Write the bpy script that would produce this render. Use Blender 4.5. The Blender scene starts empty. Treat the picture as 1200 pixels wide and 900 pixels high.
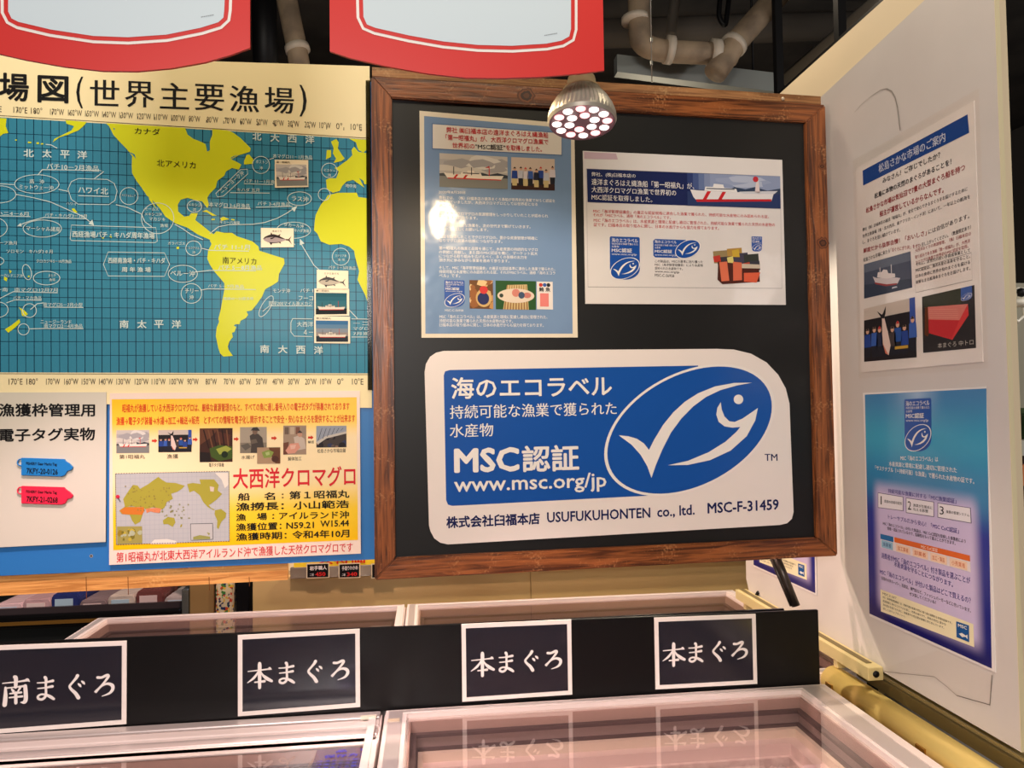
import bpy, bmesh, math, random
from mathutils import Vector, Matrix
from math import pi, sin, cos, radians as rad
random.seed(7)
SC = bpy.context.scene
COL = SC.collection

# ------------------------------------------------------------------ camera
F = 841.0
PITCH, ROLL, YAW, BYAW = rad(1.8392), rad(-0.7593), rad(6.5762), rad(3.09)
CAM = Vector((0, 0, 1.62))
_f = Vector((sin(YAW), cos(YAW), 0)); _r = Vector((cos(YAW), -sin(YAW), 0)); _u = Vector((0, 0, 1))
FW = _f * cos(PITCH) + _u * sin(PITCH)
U2 = _u * cos(PITCH) - _f * sin(PITCH)
RT = _r * cos(ROLL) + U2 * sin(ROLL)
UP = U2 * cos(ROLL) - _r * sin(ROLL)
cd = bpy.data.cameras.new('camera')
cam = bpy.data.objects.new('camera', cd); COL.objects.link(cam)
cd.sensor_fit = 'HORIZONTAL'; cd.sensor_width = 36.0; cd.lens = F * 36 / 1200; cd.clip_start = 0.05
m = Matrix.Identity(4)
for i in range(3):
    m[i][0] = RT[i]; m[i][1] = UP[i]; m[i][2] = -FW[i]; m[i][3] = CAM[i]
cam.matrix_world = m
SC.camera = cam

# ------------------------------------------------------------------ light and exposure
SC.view_settings.view_transform = 'Standard'
SC.view_settings.look = 'None'
SC.view_settings.gamma = 1.0
SC.view_settings.use_curve_mapping = False
SC.view_settings.exposure = 0.0
w = bpy.data.worlds.new('world'); SC.world = w; w.use_nodes = True
bg = w.node_tree.nodes['Background']; bg.inputs[0].default_value = (0.9, 0.75, 0.62, 1); bg.inputs[1].default_value = 0.05


def light(name, kind, loc, target, power, color, size=0.1, spot=80, blend=0.6, size_y=None):
    d = bpy.data.lights.new(name, kind); d.energy = power; d.color = color
    if kind == 'AREA':
        d.shape = 'DISK' if size_y is None else 'RECTANGLE'
        d.size = size
        if size_y: d.size_y = size_y
    else:
        d.shadow_soft_size = size
    if kind == 'SPOT':
        d.spot_size = rad(spot); d.spot_blend = blend
    o = bpy.data.objects.new(name, d); COL.objects.link(o)
    o.location = loc
    o.rotation_euler = (Vector(target) - Vector(loc)).to_track_quat('-Z', 'Y').to_euler()
    return o


WARM = (1.0, 0.74, 0.42); WARM2 = (1.0, 0.83, 0.62); PINK = (1.0, 0.72, 0.74); COOL = (1.0, 0.93, 0.9)
light('shop_row_light', 'AREA', (-0.35, 0.95, 3.3), (-0.1, 1.85, 1.6), 21, (1.0, 0.86, 0.62), 2.4, size_y=0.3)
light('front_fill_light', 'AREA', (-0.55, -1.5, 2.4), (0.6, 1.7, 1.35), 62, COOL, 1.0, size_y=0.6)  # unseen fill, added to lift the board and the white panel
light('left_fill_spot', 'SPOT', (-1.1, 0.1, 2.1), (0.25, 1.85, 1.4), 16, WARM, 0.06, 50, 1.0)  # warm fill added for the lower left of the board, no actual lamp
light('map_lamp', 'SPOT', (-0.64, 1.30, 2.255), (-0.50, 1.62, 1.2), 2.6, WARM, 0.04, 150, 0.6)
light('board_lamp', 'SPOT', (0.11, 1.30, 2.255), (0.02, 1.66, 1.3), 7, WARM, 0.04, 150, 0.6)
light('rear_freezer_light', 'SPOT', (0.55, 2.72, 2.20), (0.75, 2.6, 0.9), 85, WARM2, 0.02, 150, 0.4)
light('rear_freezer_light', 'SPOT', (-0.45, 2.45, 2.35), (-0.3, 2.65, 0.9), 85, (1.0, 0.68, 0.6), 0.05, 150, 0.4)
light('front_freezer_light', 'SPOT', (-0.75, 1.3, 2.25), (-0.75, 1.35, 0.8), 55, PINK, 0.05, 84, 0.5)
light('wall_wash_light', 'SPOT', (0.95, 2.15, 3.1), (1.2, 1.9, 2.55), 11, WARM2, 0.05, 100, 0.8)
light('ceiling_fill_light', 'POINT', (1.4, 4.6, 2.4), (0, 0, 0), 26, WARM2, 0.1)  # fill added behind the board so the ceiling does not go black
light('right_fill_light', 'POINT', (3.2, 1.6, 2.6), (0, 0, 0), 70, COOL, 0.1)  # added unseen fill that brightens the space right of the panel
light('rail_fill_spot', 'SPOT', (0.62, 1.0, 2.9), (1.12, 1.5, 0.82), 95, WARM2, 0.06, 17, 1.0)  # extra narrow beam, added to brighten the gold bumper tube
light('case_fill_light', 'SPOT', (-1.5, 2.75, 1.75), (-1.5, 3.2, 0.85), 16, COOL, 0.05, 140, 0.5)  # added fill to brighten the packs, not a lamp of the case


# ------------------------------------------------------------------ materials


def lin(c):
    return tuple((x / 12.92 if x <= 0.04045 else ((x + 0.055) / 1.055) ** 2.4) for x in [v / 255 for v in c]) + (1.0,)


MATS = {}


def mat(name, rgb=(200, 200, 200), rough=0.5, metal=0.0, spec=0.5, emit=None, estr=0.0, coat=0.0):
    if name in MATS: return MATS[name]
    M = bpy.data.materials.new(name); M.use_nodes = True
    b = M.node_tree.nodes['Principled BSDF']
    b.inputs['Base Color'].default_value = lin(rgb)
    b.inputs['Roughness'].default_value = rough
    b.inputs['Metallic'].default_value = metal
    b.inputs['Specular IOR Level'].default_value = spec
    b.inputs['Coat Weight'].default_value = coat
    b.inputs['Coat Roughness'].default_value = 0.12
    if emit:
        b.inputs['Emission Color'].default_value = lin(emit); b.inputs['Emission Strength'].default_value = estr
    MATS[name] = M
    return M


def nodes_of(M):
    nt = M.node_tree
    return nt, nt.nodes, nt.links, nt.nodes['Principled BSDF']


def noise_mix(M, c1, c2, scale=(10, 10, 10), detail=4, lo=0.35, hi=0.65, bump=0.0, rough=None, distort=0.0):
    nt, N, L, b = nodes_of(M)
    tc = N.new('ShaderNodeTexCoord'); mp = N.new('ShaderNodeMapping'); mp.inputs['Scale'].default_value = scale
    nz = N.new('ShaderNodeTexNoise'); nz.inputs['Scale'].default_value = 1.0; nz.inputs['Detail'].default_value = detail
    nz.inputs['Distortion'].default_value = distort
    cr = N.new('ShaderNodeValToRGB'); cr.color_ramp.elements[0].position = lo; cr.color_ramp.elements[1].position = hi
    cr.color_ramp.elements[0].color = lin(c1); cr.color_ramp.elements[1].color = lin(c2)
    L.new(tc.outputs['Object'], mp.inputs[0]); L.new(mp.outputs[0], nz.inputs[0]); L.new(nz.outputs[0], cr.inputs[0])
    L.new(cr.outputs[0], b.inputs['Base Color'])
    if bump:
        bp = N.new('ShaderNodeBump'); bp.inputs['Strength'].default_value = bump; bp.inputs['Distance'].default_value = 0.002
        L.new(nz.outputs[0], bp.inputs['Height']); L.new(bp.outputs[0], b.inputs['Normal'])
    return M


def wavy(M, scale=9.0, strength=0.25, dist=0.01):
    nt, N, L, b = nodes_of(M)
    tc = N.new('ShaderNodeTexCoord'); nz = N.new('ShaderNodeTexNoise'); nz.inputs['Scale'].default_value = scale; nz.inputs['Detail'].default_value = 2
    bp = N.new('ShaderNodeBump'); bp.inputs['Strength'].default_value = strength; bp.inputs['Distance'].default_value = dist
    L.new(tc.outputs['Object'], nz.inputs[0]); L.new(nz.outputs[0], bp.inputs['Height'])
    L.new(bp.outputs[0], b.inputs['Normal'])
    if b.inputs['Coat Weight'].default_value > 0: L.new(bp.outputs[0], b.inputs['Coat Normal'])
    return M


def wood(name, dark, mid, pale, rough=0.42):
    M = mat(name, mid, rough)
    nt, N, L, b = nodes_of(M)
    tc = N.new('ShaderNodeTexCoord'); mp = N.new('ShaderNodeMapping'); mp.inputs['Scale'].default_value = (4.0, 70, 70)
    nz = N.new('ShaderNodeTexNoise'); nz.inputs['Scale'].default_value = 1.3; nz.inputs['Detail'].default_value = 8; nz.inputs['Distortion'].default_value = 1.2
    cr = N.new('ShaderNodeValToRGB'); e = cr.color_ramp.elements
    e[0].position = 0.36; e[0].color = lin(dark); e[1].position = 0.6; e[1].color = lin(mid)
    L.new(tc.outputs['Object'], mp.inputs[0]); L.new(mp.outputs[0], nz.inputs[0]); L.new(nz.outputs[0], cr.inputs[0])
    # worn pale scuffs
    n2 = N.new('ShaderNodeTexNoise'); n2.inputs['Scale'].default_value = 150; n2.inputs['Detail'].default_value = 2
    n3 = N.new('ShaderNodeTexNoise'); n3.inputs['Scale'].default_value = 11; n3.inputs['Detail'].default_value = 3
    mu = N.new('ShaderNodeMath'); mu.operation = 'MULTIPLY'
    r2 = N.new('ShaderNodeValToRGB'); r2.color_ramp.elements[0].position = 0.31; r2.color_ramp.elements[1].position = 0.52; r2.color_ramp.elements[1].color = (.75, .75, .75, 1)
    L.new(tc.outputs['Object'], n2.inputs[0]); L.new(tc.outputs['Object'], n3.inputs[0])
    L.new(n2.outputs[0], mu.inputs[0]); L.new(n3.outputs[0], mu.inputs[1]); L.new(mu.outputs[0], r2.inputs[0])
    mx = N.new('ShaderNodeMix'); mx.data_type = 'RGBA'
    L.new(r2.outputs[0], mx.inputs[0]); L.new(cr.outputs[0], mx.inputs[6]); mx.inputs[7].default_value = lin(pale)
    L.new(mx.outputs[2], b.inputs['Base Color'])
    bp = N.new('ShaderNodeBump'); bp.inputs['Strength'].default_value = 0.6; bp.inputs['Distance'].default_value = 0.002
    L.new(nz.outputs[0], bp.inputs['Height']); L.new(bp.outputs[0], b.inputs['Normal'])
    return M


def ink(rgb, rough=0.5):
    return mat('ink_%d_%d_%d' % tuple(rgb), rgb, rough, spec=0.15)


def vgrad(name, stops, h, rough=0.35, z0=0.0):
    """printed vertical blend: stops = [(pos, rgb)], pos 0 at the bottom of the print"""
    M = mat(name, (255, 255, 255), rough)
    nt, N, L, b = nodes_of(M)
    tc = N.new('ShaderNodeTexCoord'); sp = N.new('ShaderNodeSeparateXYZ'); mr = N.new('ShaderNodeMapRange')
    mr.inputs[1].default_value = z0; mr.inputs[2].default_value = z0 + h
    cr = N.new('ShaderNodeValToRGB'); cr.color_ramp.interpolation = 'EASE'
    while len(cr.color_ramp.elements) < len(stops): cr.color_ramp.elements.new(0.5)
    for e, (p, c) in zip(cr.color_ramp.elements, stops): e.position = p; e.color = lin(c)
    L.new(tc.outputs['Object'], sp.inputs[0]); L.new(sp.outputs[2], mr.inputs[0]); L.new(mr.outputs[0], cr.inputs[0])
    L.new(cr.outputs[0], b.inputs['Base Color'])
    return M


def glass(name, tint=(255, 255, 255), refl=0.9, rough=0.0, ior=1.5):
    M = bpy.data.materials.new(name); M.use_nodes = True
    N = M.node_tree.nodes; L = M.node_tree.links; N.clear()
    o = N.new('ShaderNodeOutputMaterial'); t = N.new('ShaderNodeBsdfTransparent'); g = N.new('ShaderNodeBsdfGlossy'); x = N.new('ShaderNodeMixShader')
    fr = N.new('ShaderNodeFresnel'); fr.inputs[0].default_value = ior
    mm = N.new('ShaderNodeMath'); mm.operation = 'MULTIPLY'; mm.inputs[1].default_value = refl
    t.inputs[0].default_value = lin(tint); g.inputs['Roughness'].default_value = rough
    ge = N.new('ShaderNodeNewGeometry'); bf = N.new('ShaderNodeMath'); bf.operation = 'SUBTRACT'; bf.inputs[0].default_value = 1.0
    m3 = N.new('ShaderNodeMath'); m3.operation = 'MULTIPLY'; L.new(ge.outputs['Backfacing'], bf.inputs[1])
    L.new(fr.outputs[0], mm.inputs[0]); L.new(mm.outputs[0], m3.inputs[0]); L.new(bf.outputs[0], m3.inputs[1]); L.new(m3.outputs[0], x.inputs[0])
    L.new(t.outputs[0], x.inputs[1]); L.new(g.outputs[0], x.inputs[2]); L.new(x.outputs[0], o.inputs[0])
    MATS[name] = M
    return M


ALU = mat('brushed_aluminium', (214, 204, 200), 0.38, 0.55)
ALU2 = mat('pale_plastic_rim', (222, 208, 202), 0.4)
BRASS = mat('brass_tube', (255, 226, 140), 0.3, 0.45)
BLACKP = mat('black_panel', (10, 10, 11), 0.4, spec=0.25)
BLACKG = mat('black_gloss', (12, 12, 13), 0.2)
WHITE = mat('white_print_stock', (236, 232, 226), 0.38)
CREAM = mat('cream_edge', (226, 214, 176), 0.6)
STEEL = mat('dark_steel', (11, 11, 13), 0.5, spec=0.25)
GREYM = mat('galvanised_beam', (150, 156, 152), 0.5, 0.4)
PIPE = noise_mix(mat('pipe_lagging', (150, 130, 105), 0.7), (118, 102, 84), (158, 138, 112), (8, 8, 8))
GLASS = glass('freezer_glass', (246, 240, 238), 1.9)
CLEAR = glass('clear_film', (255, 254, 253), 0.3, 0.15)

# ------------------------------------------------------------------ object helpers


def link(name, me, parent=None):
    o = bpy.data.objects.new(name, me); COL.objects.link(o)
    if parent: o.parent = parent
    return o


def tag(o, label, cat, group=None, kind=None):
    if label: o['label'] = label
    if cat: o['category'] = cat
    if group: o['group'] = group
    if kind: o['kind'] = kind
    return o


def thing(name, label, cat, loc=(0, 0, 0), rz=0.0, group=None):
    o = bpy.data.objects.new(name, None); COL.objects.link(o)
    o.empty_display_size = 0.05
    o.location = loc; o.rotation_euler = (0, 0, rz)
    return tag(o, label, cat, group)


class S3:
    """solid builder: boxes, prisms, tubes, lathes into one mesh"""
    def __init__(self): self.bm = bmesh.new(); self.mats = []

    def mi(self, M):
        if M not in self.mats: self.mats.append(M)
        return self.mats.index(M)

    def box(self, a, b, M, bev=0.0):
        t = bmesh.new()
        r = bmesh.ops.create_cube(t, size=1)
        for v in t.verts:
            v.co = Vector([(a[i] + b[i]) / 2 + v.co[i] * abs(b[i] - a[i]) for i in range(3)])
        if bev: bmesh.ops.bevel(t, geom=list(t.edges), offset=bev, segments=2, affect='EDGES', profile=0.5)
        self._add(t, M); return self

    def _add(self, t, M, smooth=False):
        k = self.mi(M)
        for f in t.faces: f.material_index = k; f.smooth = smooth
        me = bpy.data.meshes.new('tmp'); t.to_mesh(me); t.free(); self.bm.from_mesh(me); bpy.data.meshes.remove(me)

    def prism(self, pts, d, M, axis='y', bev=0.0):
        """pts 2D (x,z) swept along y from d[0] to d[1]  (axis y) ; axis 'x': pts are (y,z) swept along x; axis 'z': (x,y)"""
        t = bmesh.new()
        def P(p, q):
            return {'y': (p[0], q, p[1]), 'x': (q, p[0], p[1]), 'z': (p[0], p[1], q)}[axis]
        a = [t.verts.new(P(p, d[0])) for p in pts]; b = [t.verts.new(P(p, d[1])) for p in pts]
        n = len(pts)
        t.faces.new(a); t.faces.new(b[::-1])
        for i in range(n): t.faces.new((a[i], b[i], b[(i + 1) % n], a[(i + 1) % n]))
        bmesh.ops.recalc_face_normals(t, faces=list(t.faces))
        if bev: bmesh.ops.bevel(t, geom=list(t.edges), offset=bev, segments=2, affect='EDGES')
        self._add(t, M); return self

    def tube(self, path, r, M, n=16, caps=True):
        t = bmesh.new(); path = [Vector(p) for p in path]; rings = []
        up = None
        for i, p in enumerate(path):
            d = ((path[min(i + 1, len(path) - 1)] - path[max(i - 1, 0)])).normalized()
            if up is None:
                up = Vector((0, 0, 1)) if abs(d.z) < 0.9 else Vector((1, 0, 0))
            x = d.cross(up).normalized(); up = x.cross(d).normalized()
            rr = r[i] if isinstance(r, (list, tuple)) else r
            rings.append([t.verts.new(p + (x * cos(2 * pi * k / n) + up * sin(2 * pi * k / n)) * rr) for k in range(n)])
        for a, b in zip(rings, rings[1:]):
            for k in range(n): t.faces.new((a[k], a[(k + 1) % n], b[(k + 1) % n], b[k]))
        if caps: t.faces.new(rings[0][::-1]); t.faces.new(rings[-1])
        bmesh.ops.recalc_face_normals(t, faces=list(t.faces))
        self._add(t, M, True); return self

    def lathe(self, prof, c, M, n=40, close=True):
        t = bmesh.new(); rings = []
        for r, z in prof:
            rings.append([t.verts.new((c[0] + r * cos(2 * pi * k / n), c[1] + r * sin(2 * pi * k / n), c[2] + z)) for k in range(n)])
        for a, b in zip(rings, rings[1:]):
            for k in range(n): t.faces.new((a[k], a[(k + 1) % n], b[(k + 1) % n], b[k]))
        if close: t.faces.new(rings[0][::-1]); t.faces.new(rings[-1])
        bmesh.ops.recalc_face_normals(t, faces=list(t.faces))
        self._add(t, M, True); return self

    def ring(self, o, i, z0, z1, M):
        """rectangular frame lying flat: o, i = (x0,y0,x1,y1)"""
        t = bmesh.new()
        def loop(r, z): return [t.verts.new((x, y, z)) for x, y in ((r[0], r[1]), (r[2], r[1]), (r[2], r[3]), (r[0], r[3]))]
        ot, it, ob, ib = loop(o, z1), loop(i, z1), loop(o, z0), loop(i, z0)
        for k in range(4):
            j = (k + 1) % 4
            t.faces.new((ot[k], ot[j], it[j], it[k])); t.faces.new((ob[j], ob[k], ib[k], ib[j]))
            t.faces.new((ob[k], ob[j], ot[j], ot[k])); t.faces.new((ib[j], ib[k], it[k], it[j]))
        bmesh.ops.recalc_face_normals(t, faces=list(t.faces))
        self._add(t, M); return self

    def build(self, name, parent=None, smooth=None):
        me = bpy.data.meshes.new(name); self.bm.to_mesh(me); self.bm.free()
        for M in self.mats: me.materials.append(M)
        return link(name, me, parent)


# ---- flat print builder: polygons in a plane (x right, z up, front towards -y)
EPS = 0.00035


def area2(p): return sum(p[i][0] * p[(i + 1) % len(p)][1] - p[(i + 1) % len(p)][0] * p[i][1] for i in range(len(p)))


class Pr:
    def __init__(self): self.v = []; self.f = []; self.m = []; self.mats = []

    def mi(self, M):
        if M not in self.mats: self.mats.append(M)
        return self.mats.index(M)

    def poly(self, pts, M, lev=1):
        pts = [tuple(p) for p in pts]
        if area2(pts) < 0: pts = pts[::-1]
        b = len(self.v); self.v += [(p[0], -lev * EPS, p[1]) for p in pts]
        self.f.append(tuple(range(b, b + len(pts)))); self.m.append(self.mi(M)); return self

    def line(self, pts, wd, M, lev=1, closed=False):
        pts = [Vector(p) for p in pts]
        if closed: pts = pts + [pts[0]]
        n = len(pts); L = []; R = []
        for i, p in enumerate(pts):
            d = (pts[min(i + 1, n - 1)] - pts[max(i - 1, 0)])
            if closed and i in (0, n - 1): d = pts[1] - pts[n - 2]
            d = d.normalized() if d.length else Vector((1, 0))
            q = Vector((-d.y, d.x)); ww = wd[i] if isinstance(wd, (list, tuple)) else wd
            L.append(p + q * ww / 2); R.append(p - q * ww / 2)
        for i in range(n - 1): self.poly([R[i], R[i + 1], L[i + 1], L[i]], M, lev + .02 * i)
        return self

    def ell(self, c, rx, ry, M, lev=1, n=28, rot=0):
        return self.poly([ (c[0] + rx * cos(t) * cos(rot) - ry * sin(t) * sin(rot), c[1] + rx * cos(t) * sin(rot) + ry * sin(t) * cos(rot)) for t in [2 * pi * k / n for k in range(n)]], M, lev)

    def mesh(self, vs, fs, M, lev=1, n=1):
        m_ = len(vs) // n
        b = len(self.v); self.v += [(x, -(lev + .1 * (i // m_)) * EPS, z) for i, (x, z) in enumerate(vs)]; k = self.mi(M)
        for f in fs: self.f.append(tuple(b + i for i in f)); self.m.append(k)
        return self

    def build(self, name, parent=None, label=None):
        me = bpy.data.meshes.new(name); me.from_pydata(self.v, [], self.f); me.update()
        for M in self.mats: me.materials.append(M)
        me.polygons.foreach_set('material_index', self.m)
        o = link(name, me, parent)
        if label: o['label'] = label
        return o


_TC = {}


def glyphs(s, bold=0.0):
    """outline mesh of a line of text, box-normalised: x 0..1, y -0.5..0.5"""
    key = (s, bold)
    if key in _TC: return _TC[key]
    c = bpy.data.curves.new('txt', 'FONT'); c.body = s; c.resolution_u = 2; c.fill_mode = 'FRONT'
    o = bpy.data.objects.new('txt', c)
    COL.objects.link(o); dg = bpy.context.evaluated_depsgraph_get(); dg.update()
    me = bpy.data.meshes.new_from_object(o.evaluated_get(dg))
    v0 = [(v.co.x, v.co.y) for v in me.vertices]; f0 = [tuple(p.vertices) for p in me.polygons]
    bpy.data.objects.remove(o); bpy.data.curves.remove(c); bpy.data.meshes.remove(me)
    # heavier weights: the outline is struck several times, each a little aside
    k = 0 if bold <= 0 else (2 if bold <= 0.012 else 8)
    sh = [(0, 0)] if k in (0, 8) else []
    sh += [(bold * cos(2 * pi * i / k), bold * sin(2 * pi * i / k)) for i in range(k)]
    vs = []; fs = []
    for dx, dy in sh:
        b0 = len(vs); vs += [(x + dx, y + dy) for x, y in v0]; fs += [tuple(b0 + i for i in f) for f in f0]
    x0 = min(v[0] for v in vs); x1 = max(v[0] for v in vs); y0 = min(v[1] for v in vs); y1 = max(v[1] for v in vs)
    _TC[key] = ([((x - x0) / (x1 - x0), (y - y0) / (y1 - y0) - 0.5) for x, y in vs], fs, len(sh))
    return _TC[key]


class Fr:
    """a plane in the place: local x right, z up, front towards -y; px() finds where on it a point of the photo lies"""
    def __init__(self, org, rz): self.o = Vector(org); self.rz = rz; self.x = Vector((cos(rz), sin(rz), 0)); self.y = Vector((-sin(rz), cos(rz), 0))

    def px(self, x, y):
        d = RT * (x - 600) - UP * (y - 450) + FW * F
        p = CAM + d * ((self.o - CAM).dot(self.y) / d.dot(self.y)) - self.o
        return Vector((p.dot(self.x), p.z))

    def fwd(self, w, base=None):
        f = Fr(self.o - self.y * w, self.rz)
        return f

    def at(self, lx, lz):
        return Fr(self.o + self.x * lx + Vector((0, 0, lz)), self.rz)

    def pts(self, l): return [self.px(*p) for p in l]

    def text(self, pr, s, xl, yl, xr, yr, h, M, bold=0.0, lev=2):
        a = self.px(xl, yl); b = self.px(xr, yr); hh = (self.px((xl + xr) / 2, (yl + yr) / 2 - h / 2) - self.px((xl + xr) / 2, (yl + yr) / 2 + h / 2)).y
        d = b - a
        if abs(d.y) / max(abs(d.x), 1e-6) < 0.6: n = Vector((0, hh))
        else: n = Vector((-d.y, d.x)).normalized() * hh
        vs, fs, nc = glyphs(s, bold)
        pr.mesh([tuple(a + d * x + n * y) for x, y in vs], fs, M, lev, nc)


def quad(q):
    a, b, c, d = [Vector(p) for p in q]   # TL TR BR BL
    def g(u, v):   # u right, v down
        return (a * (1 - u) + b * u) * (1 - v) + (d * (1 - u) + c * u) * v
    return g


def qpoly(pr, g, pts, M, lev): pr.poly([g(*p) for p in pts], M, lev)


def qrect(pr, g, u0, v0, u1, v1, M, lev): qpoly(pr, g, [(u0, v0), (u1, v0), (u1, v1), (u0, v1)], M, lev)


def qtext(pr, g, s, u0, v, u1, h, M, lev, bold=0.0):
    vs, fs, nc = glyphs(s, bold); pr.mesh([tuple(g(u0 + (u1 - u0) * x, v - y * h)) for x, y in vs], fs, M, lev, nc)


def qell(pr, g, u, v, ru, rv, M, lev, n=14):
    qpoly(pr, g, [(u + ru * cos(2 * pi * k / n), v + rv * sin(2 * pi * k / n)) for k in range(n)], M, lev)


# ---- the eco label's fish, in units about its oval's centre
FT = [(612, 275), (640, 278), (665, 285), (686, 299), (701, 318), (716, 288), (742, 245), (772, 208), (806, 177), (845, 152), (895, 132), (950, 122), (1003, 121), (960, 129), (910, 143), (868, 163), (830, 191), (795, 227), (765, 268), (741, 315), (722, 360), (708, 400), (696, 366), (676, 332), (650, 303)]
FB = [(911, 178), (914, 200), (922, 220), (936, 234), (952, 236), (975, 226), (1000, 209), (1020, 195), (1012, 232), (987, 278), (940, 320), (880, 348), (815, 362), (757, 363), (815, 350), (875, 325), (925, 294), (957, 265), (968, 251), (945, 253), (922, 249), (905, 236), (898, 215), (901, 195)]
FE = [(963 + 14 * cos(2 * pi * k / 20), 170 + 14 * sin(2 * pi * k / 20)) for k in range(20)]
OVL = [(820 + 245 * cos(t), 260 + (-70 * cos(t) + 176.6 * sin(t))) for t in [2 * pi * k / 56 for k in range(56)]]
BLUE = mat('label_blue', (26, 78, 160), 0.3); NAVY = ink((24, 32, 84)); INKW = mat('white_ink', (238, 232, 226), 0.4)


def fish(pr, g, cu, cv, su, sv, lev, wh=INKW, ring=None, blue=BLUE):
    def T(l, k=1.0): return [(cu + (x - 820) / 245 * su * k, cv + (y - 260) / 190 * sv * k) for x, y in l]
    if ring: qpoly(pr, g, T(OVL, 1.06), wh, lev)
    qpoly(pr, g, T(OVL), blue, lev + 0.6)
    for q in (FT, FB, FE): qpoly(pr, g, T(q), wh, lev + 1.2)


def logo_tall(pr, g, lev, text=True):
    b = BLUE
    qpoly(pr, g, [(0, .03), (.03, 0), (.97, 0), (1, .03), (1, .74)] + [(.5 + .5 * cos(t), .74 + .26 * sin(t)) for t in [pi * k / 16 for k in range(17)]] + [(0, .74)], b, lev)
    if text:
        qtext(pr, g, '海のエコラベル', .06, .085, .94, .1, INKW, lev + .6, .01)
        qtext(pr, g, '持続可能な漁業で獲られた', .06, .17, .94, .05, INKW, lev + .6)
        qtext(pr, g, '水産物', .06, .235, .3, .05, INKW, lev + .6)
        qtext(pr, g, 'MSC認証', .06, .32, .74, .1, INKW, lev + .6, .015)
        qtext(pr, g, 'www.msc.org/jp', .06, .415, .9, .06, INKW, lev + .6)
    fish(pr, g, .5, .74, .47, .245, lev + .6, ring=True)


def logo_wide(pr, g, lev):
    qpoly(pr, g, [(0, .1), (.04, 0), (.7, 0), (.7, 1), (.04, 1), (0, .9)], BLUE, lev)
    qtext(pr, g, '海のエコラベル', .03, .14, .5, .17, INKW, lev + .6, .01)
    qtext(pr, g, '持続可能な漁業で獲られた', .03, .33, .52, .1, INKW, lev + .6)
    qtext(pr, g, '水産物', .03, .47, .15, .1, INKW, lev + .6)
    qtext(pr, g, 'MSC認証', .03, .66, .4, .19, INKW, lev + .6, .015)
    qtext(pr, g, 'www.msc.org/jp', .03, .87, .5, .13, INKW, lev + .6)
    fish(pr, g, .74, .5, .26, .5, lev + .6, ring=True)


# ---- printed photographs (flat, in the poster's own plane)
def blob(c, r, n=9, j=0.3, asp=1.0):
    return [(c[0] + r * cos(2 * pi * k / n) * (1 + random.uniform(-j, j)) * asp, c[1] + r * sin(2 * pi * k / n) * (1 + random.uniform(-j, j))) for k in range(n)]


def ph_ship(pr, q, lev, style='cloud'):
    g = quad(q)
    sky = {'cloud': [(196, 188, 180), (178, 172, 170), (206, 198, 188), (186, 178, 172)], 'teal': [(30, 92, 108), (36, 102, 120), (48, 112, 128), (60, 112, 122)], 'dusk': [(58, 112, 160), (96, 134, 166), (136, 146, 158), (150, 140, 136)], 'blue': [(92, 128, 172), (140, 160, 188), (172, 180, 194), (150, 168, 190)]}[style]
    sea = {'cloud': (128, 128, 124), 'teal': (14, 24, 30), 'dusk': (34, 44, 54), 'blue': (60, 92, 128)}[style]
    hor = .68 if style in ('cloud', 'blue') else .74
    for i, c in enumerate(sky):
        qrect(pr, g, 0, hor * i / 4, 1, hor * (i + 1) / 4 + .001, ink(c), lev)
    if style in ('cloud', 'blue'):
        random.seed(3)
        for k in range(7): qpoly(pr, g, [(min(max(u, 0), 1), min(max(v, 0), .6)) for u, v in blob((random.uniform(.1, .9), random.uniform(.1, .42)), .13, 9, .3, 1.5)], ink((216, 210, 202) if k % 2 else (164, 160, 160)), lev + .3 + .03 * k)
        qpoly(pr, g, [(.45, hor), (.5, hor - .1), (.62, hor - .15), (.72, hor - .1), (.85, hor - .16), (1, hor - .1), (1, hor)], ink((58, 64, 72)), lev + .6)
        qpoly(pr, g, [(0, hor), (0, hor - .08), (.1, hor - .11), (.25, hor - .03), (.3, hor)], ink((76, 78, 80)), lev + .6)
    qrect(pr, g, 0, hor - .005, 1, 1, ink(sea), lev + .65)
    W = ink((232, 220, 206)); R_ = ink((196, 44, 40)); D = ink((52, 52, 56))
    h = hor
    qpoly(pr, g, [(.06, h - .11), (.12, h - .1), (.5, h - .05), (.94, h - .08), (.9, h + .06), (.12, h + .06)], W, lev + .9)
    qpoly(pr, g, [(.115, h + .035), (.905, h + .035), (.9, h + .065), (.12, h + .065)], R_, lev + 1.2)
    if style in ('cloud', 'blue'):
        for u in (.2, .34): qpoly(pr, g, [(u, h + .04), (u + .035, h + .04), (u + .075, h - .07), (u + .04, h - .07)], R_, lev + 1.2)
    qpoly(pr, g, [(.3, h - .05), (.32, h - .15), (.4, h - .15), (.41, h - .2), (.5, h - .2), (.51, h - .14), (.6, h - .14), (.62, h - .05)], W, lev + 1.2)
    qrect(pr, g, .34, h - .13, .58, h - .105, D, lev + 1.5)
    for u, t in ((.2, .3), (.72, .36), (.46, .3)): qrect(pr, g, u, h - t, u + .012, h - .06, D if u != .72 else R_, lev + 1.5)
    if style in ('cloud', 'blue'): qpoly(pr, g, [(.72, h - .36), (.66, h - .3), (.72, h - .31)], R_, lev + 1.8)


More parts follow.
